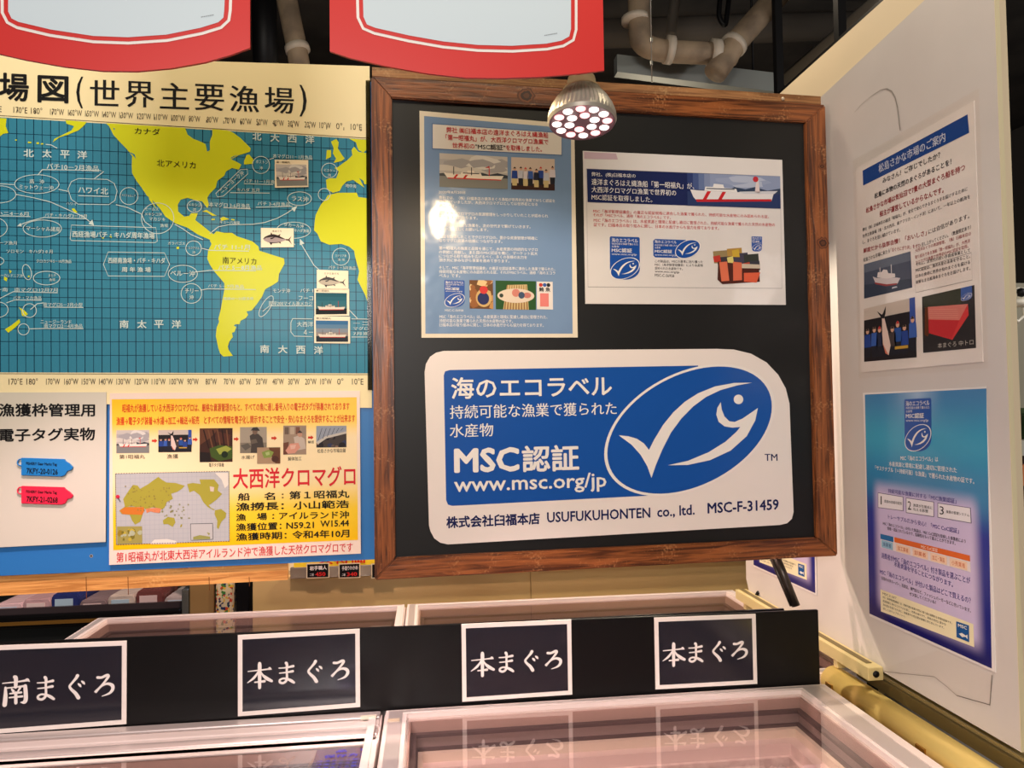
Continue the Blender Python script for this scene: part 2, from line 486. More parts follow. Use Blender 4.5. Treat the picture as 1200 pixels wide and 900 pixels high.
def ph_crowd(pr, q, lev, tuna=True, light=False):
    g = quad(q); random.seed(11)
    qrect(pr, g, 0, 0, 1, 1, ink((206, 186, 170) if light else (34, 30, 34)), lev)
    if light: qrect(pr, g, 0, .8, 1, 1, ink((58, 34, 30)), lev + .3)
    else:
        qrect(pr, g, 0, 0, 1, .22, ink((196, 182, 172)), lev + .3)
        qrect(pr, g, .9, 0, 1, .55, ink((52, 80, 160)), lev + .6)
    cl = [(40, 66, 140), (58, 92, 170), (38, 44, 70), (150, 148, 160), (70, 60, 60), (44, 80, 150)]
    n = 8
    for k in range(n):
        u = .08 + .86 * k / (n - 1) + random.uniform(-.02, .02); v = (.3 if light else .38) + random.uniform(-.06, .08)
        c = ink(cl[k % 6] if not light else [(40, 66, 140), (190, 190, 200), (210, 200, 205), (60, 90, 160), (38, 40, 60)][k % 5])
        qpoly(pr, g, [(u - .06, v + .1), (u + .06, v + .1), (u + .07, v + .34), (u - .07, v + .34)], c, lev + .9)
        qpoly(pr, g, [(u - .06, v + .34), (u + .06, v + .34), (u + .05, min(v + .56, .93)), (u - .05, min(v + .56, .93))], ink((200, 180, 130) if k % 2 == 0 and light else (34, 34, 44)), lev + .9)
        qell(pr, g, u, v + .04, .034, .055, ink((206, 160, 136)), lev + 1.1, 10)
        qpoly(pr, g, [(u - .034, v + .03), (u, v - .03), (u + .034, v + .03)], ink((190, 44, 50) if k % 3 == 2 else (40, 34, 34)), lev + 1.3)
    if tuna:
        qpoly(pr, g, [(.42, .22), (.49, .5), (.54, .75), (.5, .92), (.44, .86), (.39, .7), (.38, .45), (.38, .22)], ink((222, 196, 186)), lev + 1.6)
        qpoly(pr, g, [(.39, .7), (.5, .92), (.44, .88)], ink((206, 120, 100)), lev + 1.9)
        qpoly(pr, g, [(.28, .1), (.38, .18), (.4, .16), (.46, .04), (.45, .18), (.42, .26), (.37, .24)], ink((30, 28, 32)), lev + 1.9)
        qrect(pr, g, .62, .78, .86, .83, ink((190, 150, 60)), lev + 1.6)


def ph_block(pr, q, lev):
    g = quad(q)
    qrect(pr, g, 0, 0, 1, 1, ink((44, 40, 42)), lev)
    qpoly(pr, g, [(0, 0), (.76, 0), (.76, .26), (.05, .22)], ink((54, 56, 44)), lev + .3)
    qpoly(pr, g, [(.06, .2), (.12, .2), (.13, .68), (.1, .72), (.04, .68)], ink((96, 50, 28)), lev + .6)
    qpoly(pr, g, [(.12, .2), (.88, .28), (.72, .52), (.12, .42)], ink((206, 118, 108)), lev + .6)
    qpoly(pr, g, [(.12, .42), (.72, .52), (.56, .82), (.12, .66)], ink((190, 46, 52)), lev + .6)
    qpoly(pr, g, [(.72, .52), (.88, .28), (.89, .46), (.58, .83), (.56, .82)], ink((206, 58, 60)), lev + .6)
    for k in range(5): qpoly(pr, g, [(.14, .25 + .035 * k), (.7, .33 + .035 * k), (.7, .336 + .035 * k), (.14, .256 + .035 * k)], ink((222, 150, 136)), lev + .9)
    logo_tall(pr, quad([g(.76, 0), g(.96, 0), g(.96, .22), g(.76, .22)]), lev + .9, False)
    qtext(pr, g, '本まぐろ 中トロ', .3, .9, .96, .09, ink((190, 180, 172)), lev + .9)


def ph_patches(pr, q, lev, base, cl, n=26, seed=1, r=.12):
    g = quad(q); random.seed(seed)
    qrect(pr, g, 0, 0, 1, 1, ink(base), lev)
    for k in range(n):
        c = (random.random(), random.random())
        qpoly(pr, g, [(min(max(u, 0), 1), min(max(v, 0), 1)) for u, v in blob(c, r * random.uniform(.5, 1.2), 7)], ink(random.choice(cl)), lev + .2 + .04 * k)


def ph_tuna(pr, q, lev, grey=False):
    g = quad(q)
    D = ink((46, 34, 34) if not grey else (70, 70, 72)); B = ink((176, 158, 158) if not grey else (196, 186, 170)); Fi = ink((84, 58, 40) if not grey else (80, 78, 76))
    body = [(.03, .55), (.1, .42), (.22, .31), (.38, .26), (.52, .33), (.66, .47), (.78, .57), (.78, .63), (.66, .7), (.5, .8), (.35, .82), (.18, .75), (.08, .66)]
    back = [(.03, .55), (.1, .42), (.22, .31), (.38, .26), (.52, .33), (.66, .47), (.78, .57), (.64, .54), (.48, .46), (.3, .44), (.14, .48)]
    qpoly(pr, g, body, B, lev); qpoly(pr, g, back, D, lev + .4)
    qpoly(pr, g, [(.18, .75), (.35, .82), (.5, .8), (.66, .7), (.5, .76), (.35, .77)], D, lev + .4)
    qpoly(pr, g, [(.78, .56), (.86, .57), (.97, .36), (.9, .6), (.98, .9), (.86, .66), (.78, .64)], Fi, lev + .4)
    qpoly(pr, g, [(.27, .3), (.3, .14), (.34, .27)], Fi, lev + .4); qpoly(pr, g, [(.52, .34), (.6, .24), (.58, .39)], Fi, lev + .4)
    qpoly(pr, g, [(.24, .78), (.3, .94), (.34, .8)], D, lev + .6); qpoly(pr, g, [(.54, .78), (.62, .86), (.6, .74)], Fi, lev + .6)
    qpoly(pr, g, [(.27, .5), (.42, .44), (.36, .54), (.28, .58)], D, lev + .8); qell(pr, g, .09, .53, .012, .025, D, lev + .8, 8)


# ---- posters and sheets fixed to a plane
class Poster:
    def __init__(self, name, label, cat, fr, corners, thick=0.0015, M=None, group=None, off=0.0, sheet='sheet', round_=None, free=False):
        self.f0 = fr.fwd(off + thick)                       # plane of the printed face
        P = self.f0.pts(corners)
        if not free and len(P) == 4:
            x0 = (P[0].x + P[3].x) / 2; x1 = (P[1].x + P[2].x) / 2
            P = [Vector((x0, P[0].y)), Vector((x1, P[1].y)), Vector((x1, P[2].y)), Vector((x0, P[3].y))]
        xs = [p.x for p in P]; zs = [p.y for p in P]
        cx, zb = (min(xs) + max(xs)) / 2, min(zs)
        self.f = self.f0.at(cx, zb)
        self.root = thing(name, label, cat, self.f.o, self.f.rz, group)
        Q = [(p.x - cx, p.y - zb) for p in P]
        self.size = (max(xs) - min(xs), max(zs) - min(zs)); self.corners = Q
        s = S3(); s.prism(Q, (0, thick), M or WHITE); self.sheet = s.build(sheet, self.root)

    def q(self, l): return self.f.pts(l)

    def part(self, name, fn, label=None):
        pr = Pr(); fn(pr); return pr.build(name, self.root, label)


# ================================================================== SETTING
FLOORM = noise_mix(mat('floor_vinyl', (110, 100, 92), 0.5), (96, 88, 82), (126, 116, 106), (3, 3, 3))
o = S3().box((-5, -2.5, -0.1), (6, 8, 0), FLOORM).build('floor'); o['kind'] = 'structure'
DARKC = noise_mix(mat('soot_concrete', (48, 46, 44), 0.9), (34, 33, 33), (62, 58, 54), (2.2, 2.2, 2.2))
o = S3().box((-5, -2.5, 4.4), (6, 8, 4.5), DARKC).build('ceiling'); o['kind'] = 'structure'
o = S3().box((-5, 7.0, 0), (6, 7.1, 4.4), mat('dark_wall', (70, 66, 62), 0.9)).build('wall_back'); o['kind'] = 'structure'
o = S3().box((-5.1, -2.5, 0), (-5, 8, 4.4), mat('dark_wall')).build('wall_left'); o['kind'] = 'structure'
o = S3().box((6, -2.5, 0), (6.1, 8, 4.4), mat('dark_wall')).build('wall_right'); o['kind'] = 'structure'

# partition that the white panel leans on
PXW = 1.155
o = S3().box((1.172, 1.34, 0.94), (1.20, 2.32, 2.655), mat('cream_wall', (232, 214, 180), 0.7)).build('wall_partition'); o['kind'] = 'structure'
s = S3()
s.box((1.2005, 1.2, 2.645), (1.235, 2.32, 2.69), STEEL).box((-1.6, 2.325, 2.645), (1.235, 2.36, 2.69), STEEL)
for y in (1.95, 2.325): s.box((1.205, y, 2.69), (1.23, y + 0.025, 3.9), STEEL)
s.box((-1.6, 2.325, 2.69), (-1.57, 2.36, 4.4), STEEL)
o = s.build('trim_1'); o['kind'] = 'structure'

# overhead services
FY = Fr((0, 3.3, 0), 0)
def P3(x, y, Y): p = Fr((0, Y, 0), 0).px(x, y); return Vector((p.x, Y, p.y))
def arc(pts, n=6):
    """round the corners of a polyline"""
    pts = [Vector(p) for p in pts]; out = [pts[0]]
    for a, b, c in zip(pts, pts[1:], pts[2:]):
        r = min((a - b).length, (c - b).length) * 0.45
        p = b + (a - b).normalized() * r; q = b + (c - b).normalized() * r
        for k in range(n + 1):
            t = k / n; out.append(p * (1 - t) ** 2 + b * 2 * t * (1 - t) + q * t * t)
    return out + [pts[-1]]
t = thing('waste_pipe', 'beige lagged pipe with an elbow and branch under the dark ceiling above the framed board', 'pipe', P3(765, 58, 3.3))
def off(root, pts): return [Vector(p) - root.location for p in pts]
p0 = P3(748, -60, 3.3)
S3().tube(off(t, arc([P3(746, -70, 3.3), P3(750, 52, 3.3), P3(775, 60, 3.3), P3(862, 64, 3.3)])), 0.052, PIPE).build('drain_run', t)
S3().tube(off(t, [P3(838, 86, 3.28), P3(864, 48, 3.3), P3(960, -60, 3.35)]), 0.057, PIPE).build('branch_run', t)
for a, b in (((832, 62), (842, 63)), ((780, 58), (788, 59)), ((858, 55), (862, 50)), ((744, 20), (744.5, 26))):
    S3().tube(off(t, [P3(*a, 3.3), P3(*b, 3.3)]), 0.066, mat('pipe_collar', (196, 184, 166), 0.5)).build('collar', t)
t = thing('drain_pipe', 'tan vertical pipe with pale collar between the two red hanging signs', 'pipe', P3(348, 60, 3.4))
S3().tube(off(t, [P3(326, -50, 3.4), P3(348, 58, 3.4), P3(352, 84, 3.4)]), 0.048, PIPE).build('pipe_run', t)
S3().tube(off(t, [P3(347.5, 54, 3.4), P3(349.5, 61, 3.4)]), 0.057, mat('pipe_collar')).build('collar', t)
tag(S3().tube([P3(308, -60, 3.7), P3(312, 110, 3.7)], 0.062, STEEL).build('duct'), 'black upright duct beside the tan pipe behind the map', 'duct')
a, b = P3(722, 76, 3.5), P3(912, 99, 3.5)
t = thing('steel_channel', 'grey steel channel running level under the beige pipe', 'beam', ((a.x + b.x) / 2, 3.5, b.z))
S3().prism([(a.x - t.location.x, a.z - .045 - b.z), (b.x - t.location.x, -.05), (b.x - t.location.x, .05), (a.x - t.location.x, a.z + .045 - b.z)], (-.02, .04), GREYM).build('channel', t)
for x in (-.3, .3): S3().tube([(x, .01, .02), (x, .01, 4.4 - b.z)], .006, STEEL, 8).build('hanger_rod', t)
a, b = P3(1010, 30, 3.2), P3(928, 90, 4.6)
tag(S3().tube([P3(1030, 8, 2.9), P3(926, 92, 4.2)], 0.07, mat('dull_beam', (92, 86, 76), 0.8), n=4).build('ceiling_joist'), 'dull brown joist slanting above the cream wall edge', 'beam')
tag(S3().tube([P3(690, 40, 4.5), P3(1000, 30, 4.5)], 0.09, mat('dull_duct', (74, 68, 60), 0.8), n=12).build('air_duct'), 'dim brown duct crossing behind the beige pipe', 'duct')
tag(S3().tube(arc([P3(846, -30, 3.9), P3(842, 20, 3.9), P3(850, 32, 3.9), P3(858, -30, 3.9)]), 0.015, STEEL, n=8).build('cable_loop'), 'black cable loop hanging above the slanting pipe branch', 'cable')
tag(S3().tube([P3(796, -40, 3.7), P3(786, 40, 3.7)], 0.03, mat('dull_duct'), n=8).build('pipe_hanger'), 'dull hanger strap dropping onto the beige pipe', 'hanger')

# ================================================================== FREEZERS
ZT = 0.856
FROST = noise_mix(mat('frosted_liner', (236, 222, 218), 0.6), (224, 208, 204), (248, 238, 234), (40, 40, 40), bump=0.5)
LINER = mat('liner_plastic', (240, 226, 222), 0.5); GASKET = mat('gasket_grey', (104, 92, 94), 0.5)
BAND = mat('inner_band', (206, 184, 176), 0.45)
BAG = wavy(noise_mix(mat('plastic_cover', (214, 190, 184), 0.32), (196, 172, 166), (222, 202, 196), (5, 5, 5)), 7, 0.6, 0.02)


def freezer(label, x0, x1, y0, y1, ins, rails=1, group='glass-topped chest freezers', deep=True):
    """ins = rim widths (left, right, front, rear)"""
    t = thing('chest_freezer', label, 'freezer', ((x0 + x1) / 2, (y0 + y1) / 2, 0), 0, group)
    cx, cy = (x0 + x1) / 2, (y0 + y1) / 2
    O = (x0 - cx, y0 - cy, x1 - cx, y1 - cy)
    I = (O[0] + ins[0], O[1] + ins[2], O[2] - ins[1], O[3] - ins[3])
    def inset(r, d): return (r[0] + d, r[1] + d, r[2] - d, r[3] - d)
    B = inset(O, 0.012)
    s = S3(); s.ring(B, inset(I, -0.004), 0.08, 0.80, mat('freezer_body', (196, 190, 184), 0.45)); s.box((B[0], B[1], 0.06), (B[2], B[3], 0.1), mat('freezer_body')); s.box((B[0] + .05, B[1] + .05, 0.0), (B[2] - .05, B[3] - .05, 0.07), STEEL)
    s.build('body', t)
    s = S3(); s.ring(O, I, 0.795, ZT - 0.012, ALU2)
    if rails == 1:
        s.ring(inset(O, 0.004), inset(I, -0.006), ZT - 0.012, ZT, ALU2)
        s.ring(inset(O, 0.012), inset(I, -0.016), ZT, ZT + 0.0015, ALU)
    else:
        wr = ins[3]
        for k in range(rails):
            a = O[3] - wr * (k + 0.04) / rails; b = O[3] - wr * (k + 0.9) / rails
            s.box((O[0] + 0.004, b, ZT - 0.02), (O[2] - 0.004, a, ZT - 0.004 * k), ALU2 if k % 2 else ALU, 0.003)
        s.box((I[0] - .002, I[3] - .006, ZT - .0098), (I[2] + .002, I[3] + .008, ZT - .0075), ALU2)
        s.box((O[0], O[1], ZT - .02), (I[0], I[3], ZT), ALU2, .002); s.box((I[2], O[1], ZT - .02), (O[2], I[3], ZT), ALU2, .002)
    rim = s.build('rim', t)
    # small fittings on the rim
    s = S3(); s.box((O[2] - .03, O[1] + .03, ZT), (O[2] - .012, O[3] - .03, ZT + .003), ALU2); s.build('rim_trim', rim)
    s = S3(); s.box((I[0] - .003, I[1] - .003, ZT - .014), (I[2] + .003, I[3] + .003, ZT - .010), GLASS); s.build('glass_pane', t)
    if deep:
        s = S3()
        s.ring(inset(I, -.003), inset(I, .004), .813, ZT - .0142, BAND)
        s.ring(inset(I, .000), inset(I, .018), .805, .813, GASKET)
        s.ring(inset(I, -.002), inset(I, .012), .780, .805, mat('grey_band', (170, 156, 154), .4))
        s.ring(inset(I, .000), inset(I, .022), .774, .780, GASKET)
        s.build('gasket', t)
        s = S3()
        s.ring(inset(I, -.002), inset(I, .034), .752, .774, mat('liner_ledge', (238, 230, 214), .45))
        s.ring(inset(I, -.002), inset(I, .062), .722, .752, LINER)
        s.ring(inset(I, -.002), inset(I, .072), .16, .722, FROST)
        s.box((I[0], I[1], .14), (I[2], I[3], .16), LINER); s.build('liner', t)
    return t, O, I


R1, RO, RI = freezer('pale glass-topped chest freezer in front, under the two right-hand 本まぐろ cards', -0.12, 1.063, 0.95, 1.872, (0.062, 0.092, 0.05, 0.038), group=None)
L1, LO, LI = freezer('pale glass-topped chest freezer in front, with stepped rails under the 南まぐろ card', -1.5, -0.126, 0.95, 1.872, (0.06, 0.03, 0.05, 0.158), rails=4, group=None)
S3().box((RO[0] + .012, RO[3] - .075, ZT + .0015), (RO[0] + .04, RO[3] - .062, ZT + .004), mat('rim_plug', (206, 186, 160), .5)).build('rim_plug', [c for c in R1.children if c.name.startswith('rim')][0])
S3().box((LO[2] - .05, LO[3] - .05, ZT), (LO[2] - .012, LO[3] - .038, ZT + .006), mat('slide_stop', (232, 222, 200), .4)).build('slide_stop', [c for c in L1.children if c.name.startswith('rim')][0])
freezer('pink-lit chest freezer behind the black strip, below the map and the yellow poster', -1.236, -0.10, 1.935, 2.86, (0.05, 0.03, 0.05, 0.03), group=None)
freezer('chest freezer behind the black strip, straight below the framed board', -0.096, 1.235, 1.935, 2.86, (0.05, 0.045, 0.05, 0.03), group=None)
freezer('chest freezer half hidden behind the low end of the white panel', 1.32, 2.1, 1.935, 2.88, (0.06, 0.05, 0.05, 0.03), group=None)

# frosty contents of the front freezers
def crust(label, T, I, sides):
    s = S3(); random.seed(5); d = .098; q_ = (I[0] + d + T.location.x, I[1] + d + T.location.y, I[2] - d + T.location.x, I[3] - d + T.location.y)
    for k in sides:
        a_, b_, n_ = (((q_[0], q_[3]), (q_[2], q_[3]), 60), ((q_[2], q_[3]), (q_[2], q_[1]), 40), ((q_[0], q_[3]), (q_[0], q_[1]), 40))[k]
        pts = [(a_[0] + (b_[0] - a_[0]) * i / n_, a_[1] + (b_[1] - a_[1]) * i / n_, .694 + random.uniform(-.003, .004)) for i in range(n_ + 1)]
        s.tube(pts, [.018 + random.uniform(-.004, .005) for _ in pts], FROST, 14)
    o = s.build('frost_rim'); tag(o, label, 'frost', kind='stuff')
crust('white lumpy frost along the inner walls of the right front freezer', R1, RI, (0, 1, 2))
crust('white lumpy frost along the inner walls of the left front freezer', L1, LI, (0, 1))
def cover(name, label, x0, x1, y0, y1, z, amp):
    me = bpy.data.meshes.new(name); bm = bmesh.new(); bmesh.ops.create_grid(bm, x_segments=40, y_segments=32, size=0.5)
    random.seed(int(abs(x0) * 100))
    ph = [(random.uniform(4, 16), random.uniform(4, 16), random.uniform(0, 6)) for _ in range(6)]
    for v in bm.verts:
        u, q = v.co.x, v.co.y
        d = min(0.5 - abs(u), 0.5 - abs(q))
        v.co = Vector((u * (x1 - x0), q * (y1 - y0), amp * sum(sin(a * u + b * q + c) for a, b, c in ph) / 6 + (0.02 * math.exp(-d * 30))))
    r = bmesh.ops.extrude_face_region(bm, geom=list(bm.faces))
    for v in r['geom']:
        if isinstance(v, bmesh.types.BMVert): v.co.z = -0.09
    bmesh.ops.recalc_face_normals(bm, faces=list(bm.faces))
    for f in bm.faces: f.smooth = True
    bm.to_mesh(me); bm.free(); me.materials.append(BAG)
    o = link(name, me); o.location = ((x0 + x1) / 2, (y0 + y1) / 2, z)
    return tag(o, label, 'plastic cover')
cover('plastic_cover', 'frosted pinkish plastic sheet lying inside the right front freezer', 0.068, 0.845, 1.13, 1.70, 0.655, 0.010)
cover('plastic_cover', 'frosted plastic sheet inside the left front freezer with stepped rails', -1.30, -0.285, 1.13, 1.58, 0.60, 0.010)
# blue lettering in a thin clear layer on the left freezer's glass
def zp(x, y, z):
    d = RT * (x - 600) - UP * (y - 450) + FW * F; return CAM + d * ((z - CAM.z) / d.z)
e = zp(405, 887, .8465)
t = thing('blue_lettering', 'thin clear layer with blue lettering on the left freezer glass', 'film', (e.x, e.y, .8463))
S3().box((-.068, -.06, 0), (.066, .042, .0006), glass('clear_layer', (236, 234, 244), .3, .2)).build('film', t)
pr = Pr()
fb = quad([Vector((-.06, .036)), Vector((.06, .036)), Vector((.06, -.056)), Vector((-.06, -.056))])
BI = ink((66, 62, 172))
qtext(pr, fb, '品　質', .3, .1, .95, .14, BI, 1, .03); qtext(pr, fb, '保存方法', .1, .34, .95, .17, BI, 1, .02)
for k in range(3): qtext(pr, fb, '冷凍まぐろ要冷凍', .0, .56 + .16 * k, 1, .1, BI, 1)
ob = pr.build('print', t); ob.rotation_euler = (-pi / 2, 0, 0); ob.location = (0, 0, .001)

# gold bumper tubes and the side channel
t = thing('bumper_rail', 'shiny gold bumper tube along the right side of the front freezer', 'rail', (1.122, 1.5, 0))
S3().tube([(0, -.75, .843), (0, .43, .843)], 0.038, BRASS, 28).build('tube', t)
s = S3(); s.box((-.052, -.72, .70), (-.042, .40, .82), mat('gold_strip', (176, 136, 66), .35, .9)); s.build('backing_strip', t)
for y in (-.5, .0, .37): S3().box((-.042, y, .80), (-.02, y + .03, .85), mat('gold_strip')).build('bracket', t)
a = Fr((0, 1.98, 0), 0)
t = thing('side_channel', 'pale gold square channel with a round end hole beside the white panel foot', 'rail', (1.13, 2.1, 0))
e = Fr((1.13, 1.6, 0), -pi / 2).px(1026, 790); ey = 1.6 - e.x; ez = e.y
CHM = mat('channel_metal', (226, 208, 150), .35, .3)
S3().box((-.02, ey - 2.1, ez - .017), (.022, .45, ez + .017), CHM, .002).build('channel', t)
S3().box((-.006, ey - 2.07, ez + .0172), (.01, .45, ez + .0185), mat('channel_dark', (120, 104, 66), .5, .3)).build('channel_slot', t)
S3().tube([(.001, ey - 2.1025, ez), (.001, ey - 2.0995, ez)], 0.0085, STEEL, 16).build('end_hole', t)
for y in (-.2, .1, .38): S3().box((-.012, y, .8835), (.012, y + .02, ez - .016), CHM).build('standoff', t)
t = thing('floor_channel', 'dark grooved rail running under the bottom edge of the white panel', 'rail', (1.20, 1.6, 0))
S3().box((-.028, -.42, .86), (.02, .3, .892), mat('channel_dark'), .002).build('rail_body', t)
for x in (-.02, -.004, .01): S3().box((x, -.42, .892), (x + .004, .3, .9), mat('channel_groove', (180, 160, 110), .4, .3)).build('rail_lip', t)
for y in (-.4, .26): S3().box((-.01, y, 0), (.01, y + .02, .86), STEEL).build('rail_post', t)
t = thing('bumper_rail', 'pale gold bumper tube between the two rear freezers under the board', 'rail', (1.276, 2.4, 0))
S3().tube([(0, -.45, .82), (0, .44, .82)], 0.037, mat('pale_gold', (222, 196, 140), .35, .6), 24).build('tube', t)
S3().box((-.036, -.44, .79), (-.02, .43, .81), mat('gold_strip')).build('backing_strip', t)

# ================================================================== BLACK NAME STRIP
ST = Fr((0, 1.885, 0), 0)
STK = 0.010
sf = ST.fwd(STK)
a = ST.fwd(STK).px(959, 715); b = sf.px(148, 745)
zt0, zt1 = 1.068, a.y
strip = tag(S3().prism([(-1.5, ZT - .004), (1.052, ZT - .004), (1.052, zt1), (-1.5, zt0 + .004)], (1.876, 1.886), BLACKP, bev=.0012).build('name_strip'), 'long low black board standing across the back of the front freezers', 'board')
q = P3(915, 711, 1.945)
tag(S3().box((-1.5, 1.925, ZT), (q.x, 1.933, q.z), BLACKG, .001).build('back_strip'), 'black board just behind the name strip, ending short of its right end', 'board')

BR = {}   # brush strokes on a 100 x 100 square, y down: [(x, y, width) ...]
BR['本'] = [[(6, 33, 3), (50, 31, 4), (84, 29, 5), (90, 27, 9), (97, 31, 2)], [(49, 3, 6), (51, 10, 11), (51, 60, 10), (51, 99, 9)], [(47, 33, 4), (40, 46, 6), (26, 62, 7), (4, 77, 2)], [(53, 33, 3), (63, 50, 6), (78, 64, 10), (98, 76, 8)], [(32, 77, 4), (52, 76, 5), (70, 75, 8)]]
BR['ま'] = [[(18, 24, 4), (48, 24, 5), (82, 19, 9)], [(20, 47, 4), (48, 46, 5), (80, 42, 9)], [(50, 3, 10), (54, 12, 9), (53, 40, 7), (54, 66, 8), (50, 84, 8), (36, 93, 8), (22, 88, 8), (22, 78, 7), (36, 72, 6), (56, 76, 8), (74, 85, 10), (86, 94, 8)]]
BR['ぐ'] = [[(62, 4, 11), (56, 14, 9), (42, 30, 7), (30, 46, 8), (38, 60, 9), (54, 76, 11), (66, 95, 12)], [(66, 38, 5), (72, 44, 8), (76, 50, 4)], [(80, 28, 5), (87, 34, 8), (91, 40, 4)]]
BR['ろ'] = [[(24, 16, 9), (40, 17, 8), (62, 9, 9), (68, 14, 9), (56, 32, 7), (36, 54, 6), (14, 77, 9), (24, 66, 7), (44, 50, 6), (66, 44, 8), (84, 52, 11), (86, 68, 10), (72, 84, 7), (42, 94, 2)]]
BR['南'] = [[(4, 22, 3), (50, 20, 4), (82, 17, 6), (92, 15, 9), (99, 21, 2)], [(47, 2, 10), (51, 8, 11), (50, 38, 9)], [(14, 38, 6), (14, 70, 11), (11, 99, 12)], [(14, 40, 4), (50, 38, 4), (84, 36, 7)], [(84, 36, 10), (86, 60, 11), (86, 84, 11), (80, 93, 10), (68, 93, 2)], [(36, 44, 4), (42, 52, 8)], [(66, 42, 6), (58, 54, 4)], [(30, 60, 4), (70, 58, 6)], [(28, 74, 4), (74, 72, 6)], [(51, 58, 8), (51, 94, 9)]]


def spline(pts, n=5):
    out = []; P = [Vector(p) for p in pts]; P = [P[0]] + P + [P[-1]]
    for i in range(1, len(P) - 2):
        a, b, c, d = P[i - 1:i + 3]
        for k in range(n):
            t = k / n
            out.append(0.5 * ((2 * b) + (c - a) * t + (2 * a - 5 * b + 4 * c - d) * t * t + (3 * b - a - 3 * c + d) * t ** 3))
    return out + [P[-2]]


def brush(pr, f, ch, box, M, lev):
    g = quad([f.px(*p) for p in box]); s0 = (g(1, 0) - g(0, 0)).length / 100
    for k, st in enumerate(BR[ch]):
        sp = spline(st, 5); pts = [g(p.x / 100, p.y / 100) for p in sp]; wd = [max(p.z, 2.4) * s0 * 1.35 for p in sp]
        pr.line(pts, wd, M, lev + k * 0.15)
        for p, w_ in ((pts[0], wd[0]), (pts[-1], wd[-1])): pr.ell(p, w_ / 2, w_ / 2, M, lev + k * 0.15 + .05, 10)


CARDM = mat('card_navy_black', (30, 32, 42), 0.16, spec=0.6)
def card(label, cs, chars, first):
    P = Poster('name_card', label, 'sign', sf, cs, 0.0025, mat('card_white', (238, 230, 222), 0.35), 'freezer name cards', off=0.0005)
    c = P.corners; m_ = 0.011
    def face(pr):
        pr.poly([(c[0][0] + m_, c[0][1] - m_), (c[1][0] - m_, c[1][1] - m_), (c[2][0] - m_, c[2][1] + m_), (c[3][0] + m_, c[3][1] + m_)], CARDM, 1)
    P.part('card_face', face)
    for ch, bx in chars: P.part('brush_character', lambda pr: brush(pr, P.f, ch, bx, INKW, 2))
    return P
def row(chs, xl, yl, xr, yr, sz):
    out = []
    for k, ch in enumerate(chs):
        cx = xl + (xr - xl) * k / 3; cy = yl + (yr - yl) * k / 3; s_ = sz * (1.0 if k == 0 else 0.86) / 2; sl = (yr - yl) / (xr - xl) * s_
        out.append((ch, [(cx - s_, cy - s_ - sl), (cx + s_, cy - s_ + sl), (cx + s_, cy + s_ + sl), (cx - s_, cy + s_ - sl)]))
    return out
card('white-bordered black card reading 南まぐろ, at the left end of the black strip', [(-14, 757), (148.5, 751), (148, 848.5), (-14, 860.5)], row('南まぐろ', 18.5, 809, 122, 803, 33), 1)
card('white-bordered 本まぐろ card below the yellow poster, next to the 南まぐろ card', [(279, 744.5), (422, 737), (421.5, 828.5), (278.5, 839.5)], row('本まぐろ', 304, 791, 398, 785, 30), 0)
card('white-bordered 本まぐろ card below the middle of the big blue eco label', [(541, 731.5), (670.5, 726), (669.5, 814), (541.5, 822.5)], row('本まぐろ', 565, 778, 648, 773, 28), 0)
card('white-bordered 本まぐろ card closest to the right end of the black strip', [(767, 724), (887, 719.5), (886, 801.5), (768, 808)], row('本まぐろ', 789, 766.5, 866, 762, 27), 0)

# ================================================================== MAP STAND (left)
BD = Fr((0, 1.85, 0), BYAW)            # plane of the framed board's front
MP = BD.fwd(-0.035)                    # plane of the blue backing sheet, a little behind
BLUEP = wavy(mat('blue_corrugated', (40, 116, 186), 0.42), 40, 0.06, 0.004)
bb = Poster('backing_board', 'blue corrugated plastic sheet behind the map, tag sheet and yellow poster', 'board', MP, [(-140, 80), (437, 96), (439, 655.5), (-140, 681)], 0.004, BLUEP, sheet='corrugated_sheet', off=-0.006)
bb.part('screw', lambda pr: [pr.ell(bb.f.px(107, 651.5), .004, .004, mat('screw_head', (200, 200, 200), .3, .6), 1), pr.ell(bb.f.px(107, 651.5), .002, .002, STEEL, 2)])
PLANK = wood('orange_plank', (190, 124, 56), (236, 170, 92), (240, 186, 112), .5)
pf = MP.fwd(-0.012)
s = Poster('support_plank', 'orange-brown wooden plank under the blue sheet', 'plank', pf, [(-140, 660), (337, 655), (337, 679.5), (-140, 706)], 0.02, PLANK, sheet='plank_face', off=-0.02)
for i, x in enumerate((101, 150, 245, 292)):
    s.part('plank_joint', lambda pr: pr.line([s.f.px(x, 676), s.f.px(x + .5, 702 - i * 5)], .0015, ink((110, 62, 28)), 1))

MAPW = mat('map_cream', (246, 230, 182), 0.45, spec=0.25, coat=0.08); wavy(MAPW, 3.0, 0.15, 0.02)
SEA = mat('map_sea', (48, 130, 158), 0.5, spec=0.22, coat=0.05); wavy(SEA, 3.0, 0.15, 0.02)
LAND = mat('map_land', (212, 216, 20), 0.5, spec=0.2, coat=0.05)
GRID = ink((16, 50, 72), .3)
mp = Poster('fishing_ground_map', 'large world fishing-grounds map with teal sea and yellow-green land, left of the framed board', 'map', MP, [(-140, 59.5), (433, 77.5), (436, 478), (-140, 470)], 0.003, MAPW, sheet='map_sheet', off=0.0)
mf = mp.f
tl, tr, br_, bl = mf.px(-140, 129), mf.px(431.5, 163.5), mf.px(433.5, 437.5), mf.px(-140, 436)
ztop = lambda x: None
def sea(pr):
    pr.poly([tl, tr, br_, bl], SEA, 1)
mp.part('sea', sea)
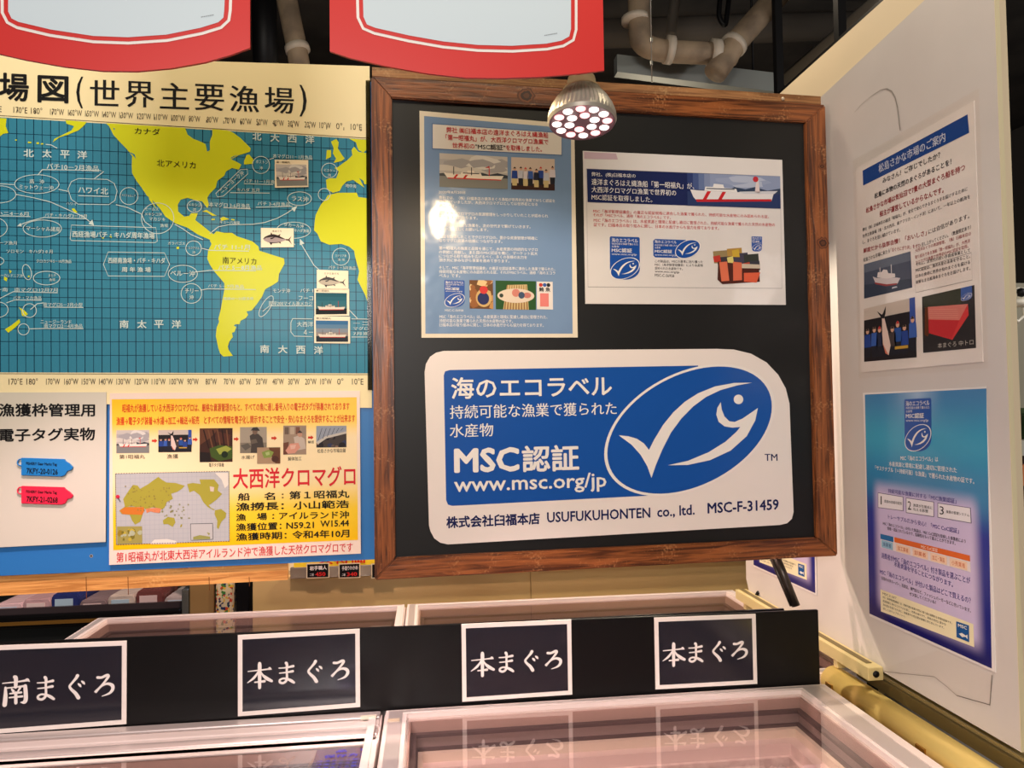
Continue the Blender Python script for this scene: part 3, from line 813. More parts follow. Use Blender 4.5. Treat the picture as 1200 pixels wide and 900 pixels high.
def gridl(pr):
    g = quad([tl, tr, br_, bl])
    x_at = lambda px_: mf.px(px_, 340).x
    xs = [18.0 + (434 - 18.0) / 41.5 * 0.5 * k * 2 * .995 for k in range(-16, 42)]
    for k, xx in enumerate(xs):
        X = x_at(xx)
        u = (X - tl.x) / (tr.x - tl.x)
        if 0 <= u <= 1:
            a_, b_ = g(u, 0), g(u, 1); pr.line([a_, b_], .0017 if k % 2 == 0 else .0012, GRID, 2)
    eq = mf.px(240, 291).y; Rm = (mf.px(434, 340).x - mf.px(18, 340).x) / rad(206)
    for L_ in range(-55, 60, 5):
        Z = eq + Rm * math.log(math.tan(pi / 4 + rad(L_) / 2))
        a_, b_ = Vector((tl.x, Z)), Vector((tr.x, Z))
        if Z < min(bl.y, br_.y): continue
        if Z > tr.y:
            if Z > tl.y: continue
            b_.x = tl.x + (tr.x - tl.x) * (tl.y - Z) / (tl.y - tr.y)
        pr.line([a_, b_], .0012, GRID, 2.2)
mp.part('graticule', gridl)
LANDS = [
 [(124, 144.5), (128, 148), (133, 158), (140, 166), (148, 174), (155, 183), (154.5, 194), (155, 203), (160, 212), (166, 220), (172, 229), (180, 236), (188, 245), (194, 254), (206, 262), (220, 267), (232, 275), (246, 281), (251, 282), (252, 276), (244, 270), (238, 265), (234, 262), (229, 258), (232, 250), (224, 250), (222, 253), (216, 254), (209, 248), (208.5, 240), (212, 234), (220, 232), (230, 235), (237, 236), (240, 240), (243, 244), (245, 240), (243, 232), (246, 227), (253, 220), (255, 212), (263, 206), (265, 201), (272, 197), (280, 199), (283, 193), (276, 189), (271, 187), (280, 182), (293, 178), (294, 174), (288, 168), (282, 162), (274, 156), (270, 154), (266, 153), (249, 151.5), (249, 158), (246, 166), (246, 176), (243, 178), (241, 169), (235, 166), (227, 163), (220, 158), (217, 150)],
 [(174, 228), (178, 234), (184, 246), (181, 242), (175, 234)],
 [(286, 189), (289, 182), (292, 181), (297, 187), (297, 192), (286, 193)],
 [(77, 141), (102, 143), (98, 148), (92, 153), (80, 158), (70, 161), (62, 167), (64, 163), (76, 157), (84, 153), (87, 148), (78, 145)],
 [(-6, 138), (8, 139), (7, 148), (10, 156), (4, 157), (-2, 162), (-6, 160)],
 [(237, 248), (242, 246), (254, 253), (249, 253), (243, 249)], [(258, 256), (262, 254), (269, 257), (264, 258), (260, 259)], [(271, 256.5), (275, 257.2), (275, 258.5), (271, 258)], [(248, 256.5), (252, 256.5), (252, 258), (248, 258)],
 [(250, 275), (254, 271), (263, 273), (272, 273), (278, 277), (284, 279), (296, 283), (303, 289), (304, 294), (314, 297), (320, 299), (333, 303), (333.6, 309), (327, 321), (326, 330), (320, 334), (311, 339), (307, 348), (300, 358), (295, 364), (289, 365), (291, 369), (288, 373), (282, 376), (281, 380), (276, 380), (274, 382), (277, 383), (275, 389), (272, 390), (273, 395), (269, 400), (267, 406), (268, 410), (273, 417), (262, 418), (258, 414), (256, 408), (253, 394), (254, 384), (257, 377), (256, 374), (259, 362), (261, 350), (263, 340), (263, 332), (258, 326), (251, 318), (246, 310), (243, 303), (244, 294), (248, 286), (246, 282)],
 [(384, 229), (396, 226), (418, 226), (420, 231), (428, 232), (432.5, 233), (433.4, 362), (428, 346), (422, 334), (419, 328), (421, 318), (418, 308), (416, 300), (415, 294), (409, 289), (400, 286), (386, 287), (376, 283), (372, 274), (368, 270), (369, 258), (370, 252), (376, 240), (382, 233)],
 [(382, 211), (386, 209), (394, 209), (397, 201), (392, 197), (396, 196), (401, 192), (407, 188), (413, 182), (412, 176), (415, 172), (420, 178), (432, 180), (432.3, 216), (427, 216), (426, 212), (421, 209), (427, 220), (424, 218), (418, 214), (414, 211), (406, 213), (401, 218), (398, 224), (390, 226), (383, 222)],
 [(409, 162.5), (417, 167), (420, 176), (426, 179), (429, 176), (432, 178), (431.7, 164)],
 [(388, 166), (394, 163), (397, 167), (396, 174), (401, 182), (404, 186), (400, 189), (391, 191), (394, 186), (390, 180), (391, 174)], [(383, 176), (388, 176), (388, 184), (382, 187)],
 [(22, 360), (28, 363), (33, 368), (30, 371), (26, 370), (25, 364)], [(23, 374), (24, 378), (18, 384), (10, 390), (6, 386), (14, 381)],
 [(84, 245), (87, 244), (91, 249), (88, 250)], [(207, 289.5), (210, 289), (210, 292), (207, 292)], [(33, 323), (35, 323), (35, 325), (33, 325)], [(5, 324), (9, 326), (8, 330), (5, 328)], [(11, 316), (14, 318), (12, 321)],
 [(18, 163.5), (20, 163.5), (20, 165), (18, 165)], [(33, 166), (37, 166.5), (37, 168), (33, 168)], [(43, 167), (46, 167), (46, 169), (43, 169)], [(48, 168), (51, 168), (51, 169.5), (48, 169.5)], [(119, 279), (122, 278), (122, 280)], [(128, 277), (131, 277), (131, 279)]]
BIG = sorted(range(len(LANDS)), key=lambda i: -abs(area2(LANDS[i])))[:7]
for i in BIG: mp.part('continent', lambda pr: pr.poly(mf.pts(LANDS[i]), LAND, 3 + .02 * i))
for i in range(len(LANDS)):
    if i not in BIG: mp.part('island', lambda pr: pr.poly(mf.pts(LANDS[i]), LAND, 3 + .02 * i))
INKB = ink((18, 17, 18)); LN = ink((206, 222, 218))
LAKE = [[(133, 150), (135, 151), (134, 153)], [(151, 178), (156, 182), (159.5, 186), (158, 181)], [(270, 186.5), (279, 181.5), (272, 184)]]
def titles(pr):
    mf.text(pr, '場', -1, 101.5, 34, 103, 33, INKB, .022); mf.text(pr, '図', 44, 104, 80.5, 105.5, 32, INKB, .022)
    mf.text(pr, '(', 89.5, 108.3, 97.5, 108.6, 37, INKB, .012); mf.text(pr, ')', 351, 118, 359.5, 118.4, 37, INKB, .012)
    for k, ch in enumerate('世界主要漁場'):
        x = 105.5 + k * 40.9; mf.text(pr, ch, x, 108.3 + k * 1.75, x + 34.5, 109.6 + k * 1.75, 30.5, INKB, .012)
mp.part('title_lettering', titles)
LON = [('160E', -6), ('170E', 24), ('180', 43), ('170W', 67), ('160W', 88), ('150W', 108), ('140W', 128), ('130W', 148), ('120W', 169), ('110W', 188.5), ('100W', 209), ('90W', 228), ('80W', 249), ('70W', 270), ('60W', 288), ('50W', 307), ('40W', 326), ('30W', 344), ('20W', 363.5), ('10W', 381), ('0', 397.5), ('10E', 417.5)]
def lons(pr):
    for s_, x in LON:
        s_ = s_[:-1] + '°' + s_[-1] if s_[-1] in 'EW' else s_ + '°'
        hw = 1.5 * len(s_) + 0.6; y = 129 + (x - 24) * .0503
        mf.text(pr, s_, x - hw, y - hw * .05, x + hw, y + hw * .05, 7.4, ink((70, 58, 44)), .0)
        xb = x - 6 + (x / 434) * 8; mf.text(pr, s_, xb - hw, 447, xb + hw, 447, 7.4, ink((60, 50, 40)), .0)
    for k in range(22):
        x = 21 + k * 20.1; y = 133 + (x - 21) * .0545 - 1; pr.line(mf.pts([(x, y - 3.5), (x, y)]), .0015, INKB, 1.5)
    pr.line(mf.pts([(-140, 126.8), (432, 162)]), .0014, ink((96, 82, 60)), 1.5); pr.line(mf.pts([(-140, 437.6), (434, 439)]), .0014, ink((96, 82, 60)), 1.5)
mp.part('longitude_figures', lons)
TW = [('北', 28, 179.5, 40, 180, 9.5, .02), ('太', 50, 180, 61, 180.4, 9.5, .02), ('平', 71, 181, 82, 181.4, 9.5, .02), ('洋', 91, 181.6, 102.5, 182, 9.5, .02),
 ('北', 296, 160, 306.5, 160.5, 9.5, .02), ('大', 317, 161.5, 327.5, 162, 9.5, .02), ('西', 337, 162.5, 348, 163, 9.5, .02), ('洋', 358, 163.5, 368.5, 164, 9.5, .02),
 ('南', 140.5, 380, 151, 380, 9.5, .02), ('太', 161, 380, 172, 380, 9.5, .02), ('平', 181, 380, 192, 380, 9.5, .02), ('洋', 201.5, 380, 212.5, 380, 9.5, .02),
 ('南', 305, 409, 315.5, 409, 9.5, .02), ('大', 326, 409.5, 337, 409.5, 9.5, .02), ('西', 347, 410, 358, 410, 9.5, .02), ('洋', 368, 410.5, 378.5, 410.5, 9.5, .02),
 ('バチ10－2月漁品', 55, 195, 116, 198, 7.2, .012), ('高　沖', 35, 212.5, 52, 213.5, 5.5, .01), ('ミットウェー沖', 23, 219, 63, 220.5, 5.5, .01), ('ハワイ北', 92, 222.5, 127, 224.5, 8, .015), ('マーシャル諸島', 31, 267.5, 71, 269, 5.6, .012),
 ('西経漁場バチ・キハダ周年漁場', 85, 274.5, 181.5, 276.5, 7.5, .015), ('バチ・キハダ3－10月', 53, 252, 102, 253.5, 4.6, .008), ('西経南漁場・バチ・キハダ', 127, 305.3, 194, 305.6, 6.8, .015), ('周 年 漁 場', 143, 316, 177, 316.2, 6, .015),
 ('ペルー沖', 200, 320, 228.5, 321, 7, .012), ('チリー', 217, 341, 233, 341, 5.6, .012), ('沖', 222, 348.5, 227, 348.5, 5.6, .012),
 ('パチ 11-1月', 251, 289.5, 293, 290, 6, .008), ('パチ 5－8月漁品', 256, 313.5, 307, 314, 5.8, .008), ('パチ 5－7月漁品', 244, 335, 286, 336, 4.2, .0), ('南緯40～50度漁場', 262, 350, 297, 350, 3.6, .0),
 ('本マグロ11－1月漁品', 320, 183, 366, 185, 5, .005), ('ボストン', 300, 189.5, 314, 190.5, 4.2, .005), ('沖', 304, 197, 308, 197.2, 4, .005), ('パチ 11－1月漁', 286, 212, 322, 213.5, 4.6, .005), ('キハダ 五月', 278, 222.5, 304, 223, 4.4, .005),
 ('本マグロ 3-6月漁品', 245, 239.5, 293, 242, 5.6, .008), ('パチ 3-4月漁品', 302, 238.5, 340, 240, 4.8, .005), ('ラス沖', 342, 232.5, 361.5, 234, 6.2, .012), ('ダカール沖', 333, 263, 356, 265.5, 4.4, .008), ('キハダ漁場', 345, 270, 362, 271, 4, .005), ('ビスケー', 380, 199.5, 393, 200.5, 3.6, .005), ('湾', 384, 205.5, 388, 205.6, 3.6, .005), ('地中海', 405, 217.5, 417.5, 218.5, 4.5, .008),
 ('メキシコ', 221, 240, 235, 240.5, 3.6, .005), ('湾', 226, 246, 230, 246, 4, .005), ('キューバ漁場', 258, 260, 281, 261.5, 4, .005), ('カリフォルニア', 143, 229, 159, 230, 2.8, .0), ('モールス', 170, 245, 186, 245.5, 3.6, .005), ('メキシコ沖', 170, 251, 190, 251.5, 4, .005), ('マカジキ', 175, 256.5, 194, 257.5, 4, .005), ('漁場', 188, 264.5, 197, 264.5, 4, .005),
 ('ガラパゴス', 197, 285, 217, 285.5, 3.6, .005), ('エクアドル', 221, 290.6, 234, 291, 3, .0), ('沖', 225.5, 296, 229, 296, 3.4, .0), ('モンテ沖', 320, 340.6, 340, 341, 5.2, .008), ('バチ 1', 352, 340.5, 367, 340.6, 4.6, .005), ('フーコ', 350, 349.6, 367, 349.8, 5, .008), ('距岸200マイル漁メカジ', 315, 355.5, 366, 356, 5, .008), ('大西洋', 348, 380, 367, 380, 6, .01), ('４－', 356, 389.5, 367, 389.5, 6, .01), ('－コ', 414, 379, 432, 379.4, 4, .008), ('マグロ', 414, 385, 432, 385, 4, .008), ('7月漁', 414, 391, 432, 391, 4, .008),
 ('カナリア漁', 393, 299.6, 406, 300, 3, .0), ('漁 場', 396, 304.5, 404, 304.6, 3, .0), ('パチ 1－3月漁品', 385, 313.3, 417, 314.5, 4, .004),
 ('小ニ4－6月', -4, 250, 34, 251, 5, .008), ('ニーフ漁月', -6, 284.5, 20, 285, 4.4, .005), ('ソロモン　キハダ3 8 月', 8, 294.5, 62, 295, 4.6, .006), ('クロカジキ5－10月漁品', 43, 306, 84, 306.5, 4.2, .004), ('ニューカレドニア沖', -6, 322.5, 27, 323.5, 4, .004), ('一南　南マグロ12月7月', -4, 339.5, 68, 340, 4.8, .005), ('バチ・マカ漁品', 16, 349, 49, 349.4, 4.6, .005), ('南マグロ5－7月小型', 51, 357, 97, 357.4, 4.8, .008), ('ニュージーランド', 48, 377, 84, 377.6, 4.8, .008), ('南マグロ2－4月漁品', 52, 382, 97, 382.2, 4.8, .008), ('タヒチ', 57, 323, 66, 323, 3.4, .0), ('漁場', 58, 328, 65, 328, 3.4, .0), ('ハワイ', 78, 238.5, 90, 239.5, 3, .0)]
def sea_names(pr):
    for s_, xl, yl, xr, yr, h, b_ in TW: mf.text(pr, s_, xl, yl, xr, yr, h, LN, b_, 5)
    mf.text(pr, 'ニューヨーク沖', 258.5, 225, 285, 202, 5.5, LN, .008, 5)
mp.part('sea_lettering', sea_names)
def land_names(pr):
    for s_, xl, yl, xr, yr, h in (('カナダ', 158, 153.5, 188, 155, 7.6), ('北アメリカ', 184, 191, 229.5, 194, 8), ('南アメリカ', 261, 305, 300.5, 306.5, 8)): mf.text(pr, s_, xl, yl, xr, yr, h, INKB, .004, 5)
    for l in LAKE: pr.poly(mf.pts(l), SEA, 4)
mp.part('land_lettering', land_names)
def ell_px(cx, cy, rx, ry, rot=0, n=30): return [(cx + rx * cos(t) * cos(rot) - ry * sin(t) * sin(rot), cy + rx * cos(t) * sin(rot) + ry * sin(t) * cos(rot)) for t in [2 * pi * k / n for k in range(n)]]
def marks(pr):
    wl = .0015
    for e_ in ((43.5, 216, 26, 11), (50, 268, 22.5, 10), (151.5, 230, 10.5, 10), (185, 256, 19, 18), (214.5, 321, 17, 10), (224.5, 344, 12, 11.5), (227, 291, 9, 8.5), (306, 193.5, 10, 10), (351, 233, 14, 8), (344, 270, 20, 9.5), (386, 200, 9, 8.5), (380, 228, 7, 7), (228, 242, 8.5, 7), (399.5, 301, 10, 10), (55, 326, 15.5, 8), (0, 228, 19, 10), (-8, 267, 17, 12), (28, 386, 6.5, 6.5), (35, 364, 8, 8), (-2, 363, 12, 9), (312, 359, 5, 14, .55), (32, 319, 5, 9, -.25), (-4, 306, 9, 5)):
        pr.line(mf.pts(ell_px(*e_)), wl, LN, 4.5, True)
    for l in ([(80, 222), (84, 213), (92, 209.5), (126, 210.5), (134, 215), (137.5, 224), (135, 235), (128, 240), (92, 239.5), (84, 234)], [(84, 264), (183, 267), (184.5, 283), (182, 284.5), (84, 282), (82.5, 280)], [(127, 295.5), (193, 296.5), (199, 310), (193, 324), (127, 323.5), (121.5, 310)], [(253, 227), (282, 199), (290, 198.5), (290.5, 204), (262, 230), (255, 231)]):
        pr.line(mf.pts(l), wl, LN, 4.5, True)
    for l in ([(343, 373.5), (366, 373.8)], [(366, 394.5), (345, 394), (341, 389), (341, 378), (343, 373.5)], [(412, 373.8), (433, 374)], [(412, 395), (433, 395)], [(-140, 214), (-20, 214.5), (17.5, 216.6)], [(69, 222), (80, 224.5)], [(136, 240), (150, 243.5), (166, 251)], [(166, 251), (170, 260), (178, 266)], [(50, 199), (116, 200), (122, 201.2), (111, 209.5)], [(50, 199), (45, 205)], [(92, 229.5), (128, 230.5)], [(19, 228), (40, 232), (60, 237), (80, 246), (98, 254), (108, 262)], [(102, 256.5), (52, 255), (36, 259), (23, 264)], [(36, 254), (-4, 253)], [(205, 263), (214, 268), (224, 275), (238, 281)], [(246, 274), (256, 266), (268, 263.5), (296, 263), (310, 261), (325, 256), (337, 249.5), (345, 244)], [(346, 397 - 110), (342, 284)], [(353, 286), (359, 296), (368, 311), (376, 318)], [(409, 363), (419.5, 374)], [(228, 319), (246, 317), (300, 317.5)], [(236, 340), (244, 338.5), (300, 339.5)], [(236, 291), (246, 293.5), (292, 294.5)], [(316, 187), (321, 185.5)], [(286, 215.5), (320, 216.5)], [(270, 226), (316, 226.5)], [(262, 243.5), (294, 245)], [(300, 243), (343, 242)], [(308, 365), (316, 358.5), (366, 358.6)], [(36, 363), (44, 356), (52, 355)], [(52, 360), (98, 360.4)], [(34, 385.5), (52, 385), (98, 385.2)], [(0, 350), (16, 342), (68, 343.2)], [(8, 355), (18, 351.5), (49, 352)]):
        pr.line(mf.pts(l), wl * 1.15, LN, 4.6)
    for tip, a_, b_ in (((110.5, 264.5), (104, 262.5), (108.5, 257.5)), ((348.5, 241.5), (341.5, 244), (345, 248.5)), ((351.5, 280), (351.5, 287.5), (357, 285.5)), ((20.5, 265.2), (24.5, 261.5), (26, 265.5))):
        pr.poly(mf.pts([tip, a_, b_]), LN, 4.8)
    pr.line(mf.pts([(54, 169.5), (60, 170), (67.5, 174)]), .002, LN, 4.6)
mp.part('route_marks', marks)
# clear edge strip of the map's cover
s = Poster('edge_strip', 'narrow grey clear strip down the right edge of the map', 'strip', MP, [(428.5, 94), (434, 94), (436.5, 457), (431, 457)], 0.001, glass('edge_film', (168, 168, 158), .8, .1), off=.0062, sheet='strip')

# cards stuck on the map
def ship_card(label, cs, ph, style, cap):
    P = Poster('photo_card', label, 'photo card', mp.f0, cs, .0012, mat('card_cream', (246, 230, 196), .4), 'photo cards on the map', off=.0032)
    P.part('photograph', lambda pr: ph_ship(pr, P.q(ph), 1, style))
    P.part('caption', lambda pr: P.f.text(pr, *cap, ink((70, 54, 40)), .01, 1))
ship_card('cream card with a cloudy ship photo, alone below 北大西洋 on the map', [(321, 187), (360, 187.5), (362.5, 219), (323, 220)], [(323, 192.5), (359, 193), (360.5, 217.5), (324.5, 218)], 'cloud', ('第一昭福丸', 324, 190, 340, 190.3, 2.6))
def fish_card(label, cs, ph, grey, cap):
    P = Poster('photo_card', label, 'photo card', mp.f0, cs, .0012, mat('card_cream'), 'photo cards on the map', off=.0032)
    P.part('tuna_picture', lambda pr: ph_tuna(pr, P.q(ph), 1, grey))
    P.part('caption', lambda pr: P.f.text(pr, *cap, ink((90, 62, 36)), .01, 1))
fish_card('cream card with a dark-backed tuna picture, beside the coast of South America', [(305.5, 267), (344, 267.5), (344.5, 289.5), (306, 290)], [(307, 269.5), (343, 269.5), (343, 288.5), (307, 288.5)], False, ('本まぐろ', 319, 270.8, 330, 270.9, 2.4))
fish_card('cream card with a grey tuna picture, topmost of the three stacked cards', [(371.5, 316), (408.5, 317.5), (408, 339.5), (371, 339.5)], [(372, 320), (406, 320), (406, 338), (372, 338)], True, ('ミナミまぐろ', 380, 320.4, 397, 320.8, 2.4))
ship_card('cream card with a ship on teal sea, middle one of the three stacked cards', [(368.5, 338), (409, 338.5), (409.5, 370), (368.5, 370.5)], [(370, 343), (406.5, 343.5), (406.5, 368), (370, 368.5)], 'teal', ('第二昭福丸', 370.5, 340.8, 386, 341, 2.2))
ship_card('cream card with a ship under a dusk sky, lowest of the three stacked cards', [(368, 370.5), (410, 371), (410.5, 402.5), (368.5, 402)], [(370, 375.5), (408, 376), (408, 400.5), (370.5, 400.5)], 'dusk', ('第三昭福丸', 370.5, 373, 388, 373.2, 2.4))

# white sheet with the two electronic tags
SHW = mat('sheet_white', (212, 206, 190), 0.4)
sh = Poster('tag_sheet', 'white sheet headed 漁獲枠管理用 holding a blue tag and a red tag', 'sheet', mp.f0, [(-60, 460), (123.5, 459.5), (125, 635), (-60, 644.5)], .002, SHW, off=.0005)
def shl(pr):
    for a_ in (('漁獲枠管理用', -1.5, 480.5, 111.5, 480.5), ('電子タグ実物', -1.5, 510, 111.5, 508.5)): sh.part('lettering', lambda q: sh.f.text(q, *a_, 15.5, INKB, .024, 1))
shl(None)
def etag(label, dy, col, num):
    f_ = sh.f0.fwd(.005); c0 = f_.px(50, 547 + dy)
    t = thing('electronic_tag', label, 'tag', f_.at(c0.x, c0.y).o, f_.rz, 'electronic fishing tags')
    ff = f_.at(c0.x, c0.y); M = mat('tag_plastic_%d' % col[0], col, .3)
    body = ff.pts([(25, 536.5 + dy), (75, 538 + dy), (77, 540.5 + dy), (81, 543 + dy), (85.5, 547.5 + dy), (84, 550.5 + dy), (79, 552 + dy), (76, 557 + dy), (72, 558.5 + dy), (25, 557 + dy)])
    s = S3(); s.prism([tuple(p) for p in body], (-.001, .005), M, bev=.0008); tb_ = s.build('tag_body', t)
    c = ff.px(24, 542 + dy); R_ = .0072
    s = S3(); s.tube([(c.x + R_ * cos(a_), .0015, c.y + R_ * 1.1 * sin(a_)) for a_ in [2 * pi * k / 16 for k in range(17)]], .0016, M, 8, False); s.build('ring', t)
    pr = Pr(); ff.text(pr, 'FISHERY Gear Marks Tag', 31, 543.4 + dy, 67, 544.6 + dy, 4.2, INKB, .02, 4); ff.text(pr, num, 31.5, 551.6 + dy, 68, 553 + dy, 6.6, INKB, .02, 4)
    pr.build('lettering', tb_)
etag('blue plastic electronic tag numbered 7KFY-20-0126, above the red one', 0, (32, 124, 196), '7KFY-20-0126')
etag('red plastic electronic tag numbered 7KFY-21-0268, below the blue one', 33, (226, 40, 74), '7KFY-21-0268')

# yellow poster
yp = Poster('tuna_poster', 'yellow and cream poster headed 大西洋クロマグロ with six photos and a small world map', 'poster', mp.f0, [(126.7, 460.8), (421, 457.8), (423.5, 648.7), (130, 662)], .002, mat('poster_pink_white', (244, 222, 206), .32), off=.0006)
yf = yp.f
YC = [(131, 468), (418, 465.5), (419.5, 632.7), (132.8, 644.7)]
yz = [p.y for p in yf.pts(YC)]
YG = vgrad('yellow_blend', [(0.0, (250, 196, 0)), (0.2, (252, 208, 40)), (0.48, (250, 228, 180)), (0.7, (250, 226, 180)), (0.86, (252, 206, 50)), (1, (250, 198, 0))], yz[0] - yz[3], .32, yz[3])
yp.part('yellow_ground', lambda pr: pr.poly(yf.pts(YC), YG, 1))
RED = ink((214, 40, 52)); ORR = ink((222, 66, 30))
def yt(pr):
    yf.text(pr, '昭福丸が漁獲している大西洋クロマグロは、厳格な資源管理のもと、すべての魚に通し番号入りの電子式タグが装着されております', 143.5, 478.5, 409.5, 476, 9.5, ORR, .014)
    yf.text(pr, '漁獲→電子タグ装着→水揚→加工→輸送→販売　とすべての情報を電子化し開示することで安全・安心なまぐろを提供することが出来ます', 136.5, 493.5, 416, 490.2, 9.5, ORR, .014)
    yf.text(pr, '第1昭福丸が北東大西洋アイルランド沖で漁獲した天然クロマグロです', 136.5, 653.2, 413.5, 641, 11.5, RED, .008)
    yf.text(pr, '大西洋クロマグロ', 273, 561, 416.5, 557.5, 24, RED, .016)
yp.part('red_lettering', yt)
def yb(pr):
    for a_ in (('船', 278.7, 582.3, 293, 582, 9), ('名', 309.5, 581.5, 322.5, 581.2, 9), ('：', 330, 581.2, 332.5, 581, 5.5), ('第１昭福丸', 339, 580.4, 409.5, 578.6, 9.5), ('漁撈長：小山範浩', 276.5, 594, 409, 590.5, 9.5), ('漁', 276.5, 606.4, 288.5, 606, 8.6), ('場', 301, 605.4, 313, 605, 8.6), ('：', 319, 605.3, 321.5, 605, 5.5), ('アイルランド沖', 327, 604.6, 409, 603, 9), ('漁獲位置：', 276.5, 617.8, 330, 616, 9), ('N59.21', 335.5, 616, 368, 615, 7.5), ('W15.44', 375.5, 613.8, 409, 612.8, 7.5), ('漁獲時期：', 276.5, 629.4, 336, 627, 9), ('令和4年10月', 342.5, 626.8, 409.5, 624.8, 9.5)):
        yf.text(pr, *a_, INKB, .02)
    for a_ in (('第1昭福丸', 140, 535.4, 170, 535, 5), ('漁獲', 195.5, 535, 209, 534.6, 5.2), ('電子タグ装着', 245, 545, 262.5, 544.6, 4.6), ('水揚げ', 282.7, 536, 298.5, 535.6, 4.6), ('解体加工', 337.5, 537.7, 353.5, 537.3, 4.6), ('松島さかな市場店舗', 372, 528.5, 405, 527.8, 4.8), ('輸送', 361, 518, 368, 517.8, 3.4)):
        yf.text(pr, *a_, INKB, .008)
yp.part('black_lettering', yb)
def arrows(pr):
    for x0, x1, y in ((178, 184.5, 516.5), (226, 232, 515), (274, 280, 514.5), (318, 324.5, 513.4), (361, 367.5, 512.7)):
        pr.poly(yf.pts([(x0, y - 1.2), (x1 - 3, y - 1.2), (x1 - 3, y - 2.6), (x1, y), (x1 - 3, y + 2.6), (x1 - 3, y + 1.2), (x0, y + 1.2)]), ink((206, 52, 32)), 2)
yp.part('arrows', arrows)
bx = lambda x0, y0, x1, y1, sl=-.01: [(x0, y0), (x1, y0 + (x1 - x0) * sl), (x1, y1 + (x1 - x0) * sl), (x0, y1)]
yp.part('photograph', lambda pr: ph_ship(pr, yp.q(bx(136.5, 504.2, 175, 531)), 2, 'cloud'))
yp.part('photograph', lambda pr: ph_crowd(pr, yp.q(bx(185.6, 504, 224.6, 530)), 2))
def pic_net(pr):
    q_ = yp.q(bx(234, 502, 272.6, 541.5)); g = quad(q_); qrect(pr, g, 0, 0, 1, 1, ink((62, 36, 28)), 2)
    qpoly(pr, g, [(0, 0), (.6, 0), (.3, .3), (0, .5)], ink((96, 58, 40)), 2.3); qpoly(pr, g, [(.5, .08), (.95, .2), (.9, .5), (.45, .4)], ink((80, 44, 34)), 2.3)
    for k in range(6): qpoly(pr, g, [(.1 + .14 * k, .05), (.14 + .14 * k, .05), (.3 + .12 * k, .6), (.26 + .12 * k, .6)], ink((112, 72, 48) if k % 2 else (40, 24, 20)), 2.6)
    qpoly(pr, g, [(.3, .6), (.6, .5), (1, .55), (1, .9), (.6, .98), (.35, .85)], ink((64, 84, 34)), 2.9); qpoly(pr, g, [(.5, .62), (.8, .52), (.98, .62), (.8, .74), (.6, .78)], ink((150, 158, 66)), 3.2); qell(pr, g, .76, .78, .1, .1, ink((28, 40, 24)), 3.5); qpoly(pr, g, [(.0, .7), (.3, .72), (.36, 1), (0, 1)], ink((34, 26, 24)), 2.9)
def pic_man(pr):
    g = quad(yp.q(bx(281.3, 500.6, 312.6, 531))); qrect(pr, g, 0, 0, 1, 1, ink((164, 152, 136)), 2); qrect(pr, g, 0, .6, 1, 1, ink((130, 120, 106)), 2.2)
    qpoly(pr, g, [(.36, .34), (.5, .24), (.68, .26), (.84, .42), (.9, .85), (.86, 1), (.4, 1), (.42, .7)], ink((72, 64, 60)), 2.5); qell(pr, g, .56, .17, .1, .12, ink((120, 96, 82)), 2.8); qpoly(pr, g, [(.4, .13), (.48, .02), (.64, .0), (.72, .1), (.74, .15)], ink((58, 54, 52)), 3.1)
    qpoly(pr, g, [(.4, .5), (.6, .46), (.66, .6), (.42, .66)], ink((104, 92, 82)), 3.1); qpoly(pr, g, [(.02, .7), (.3, .62), (.42, .76), (.2, .9)], ink((96, 90, 82)), 2.8)
def pic_fish(pr):
    g = quad(yp.q(bx(301.4, 524.4, 328.5, 543.4))); qrect(pr, g, 0, 0, 1, 1, ink((170, 140, 112)), 4); qpoly(pr, g, [(.5, .0), (1, 0), (1, 1), (.8, 1), (.6, .5)], ink((104, 66, 46)), 4.3); qpoly(pr, g, [(.2, .3), (.5, .14), (.72, .3), (.6, .62), (.3, .66)], ink((132, 150, 74)), 4.6); qell(pr, g, .78, .72, .16, .2, ink((80, 50, 40)), 4.8); qpoly(pr, g, [(.35, .32), (.52, .26), (.55, .45), (.4, .5)], ink((170, 184, 120)), 5)
def pic_cut(pr):
    g = quad(yp.q(bx(332, 498.8, 359, 532.8))); qrect(pr, g, 0, 0, 1, 1, ink((160, 138, 120)), 2)
    for k in range(4): qrect(pr, g, .06 + .24 * k, .05, .24 + .24 * k, .3, ink([(110, 92, 80), (186, 166, 146), (124, 84, 70), (150, 134, 120)][k]), 2.3)
    qpoly(pr, g, [(.45, .4), (.7, .34), (.92, .46), (.98, .8), (.6, .86), (.5, .62)], ink((196, 180, 168)), 2.6); qell(pr, g, .72, .3, .11, .1, ink((190, 146, 124)), 2.9); qpoly(pr, g, [(.6, .26), (.72, .16), (.84, .26)], ink((70, 60, 58)), 3.2)
    qpoly(pr, g, [(.1, .86), (.3, .62), (.66, .6), (.74, .76), (.5, .95), (.2, .97)], ink((214, 150, 132)), 3.2); qpoly(pr, g, [(.0, .6), (.24, .56), (.2, .98), (0, 1)], ink((112, 70, 56)), 2.9); qpoly(pr, g, [(.3, .68), (.56, .66), (.5, .8), (.32, .82)], ink((226, 180, 164)), 3.5)
for f_ in (pic_net, pic_man, pic_fish, pic_cut): yp.part('photograph', f_)
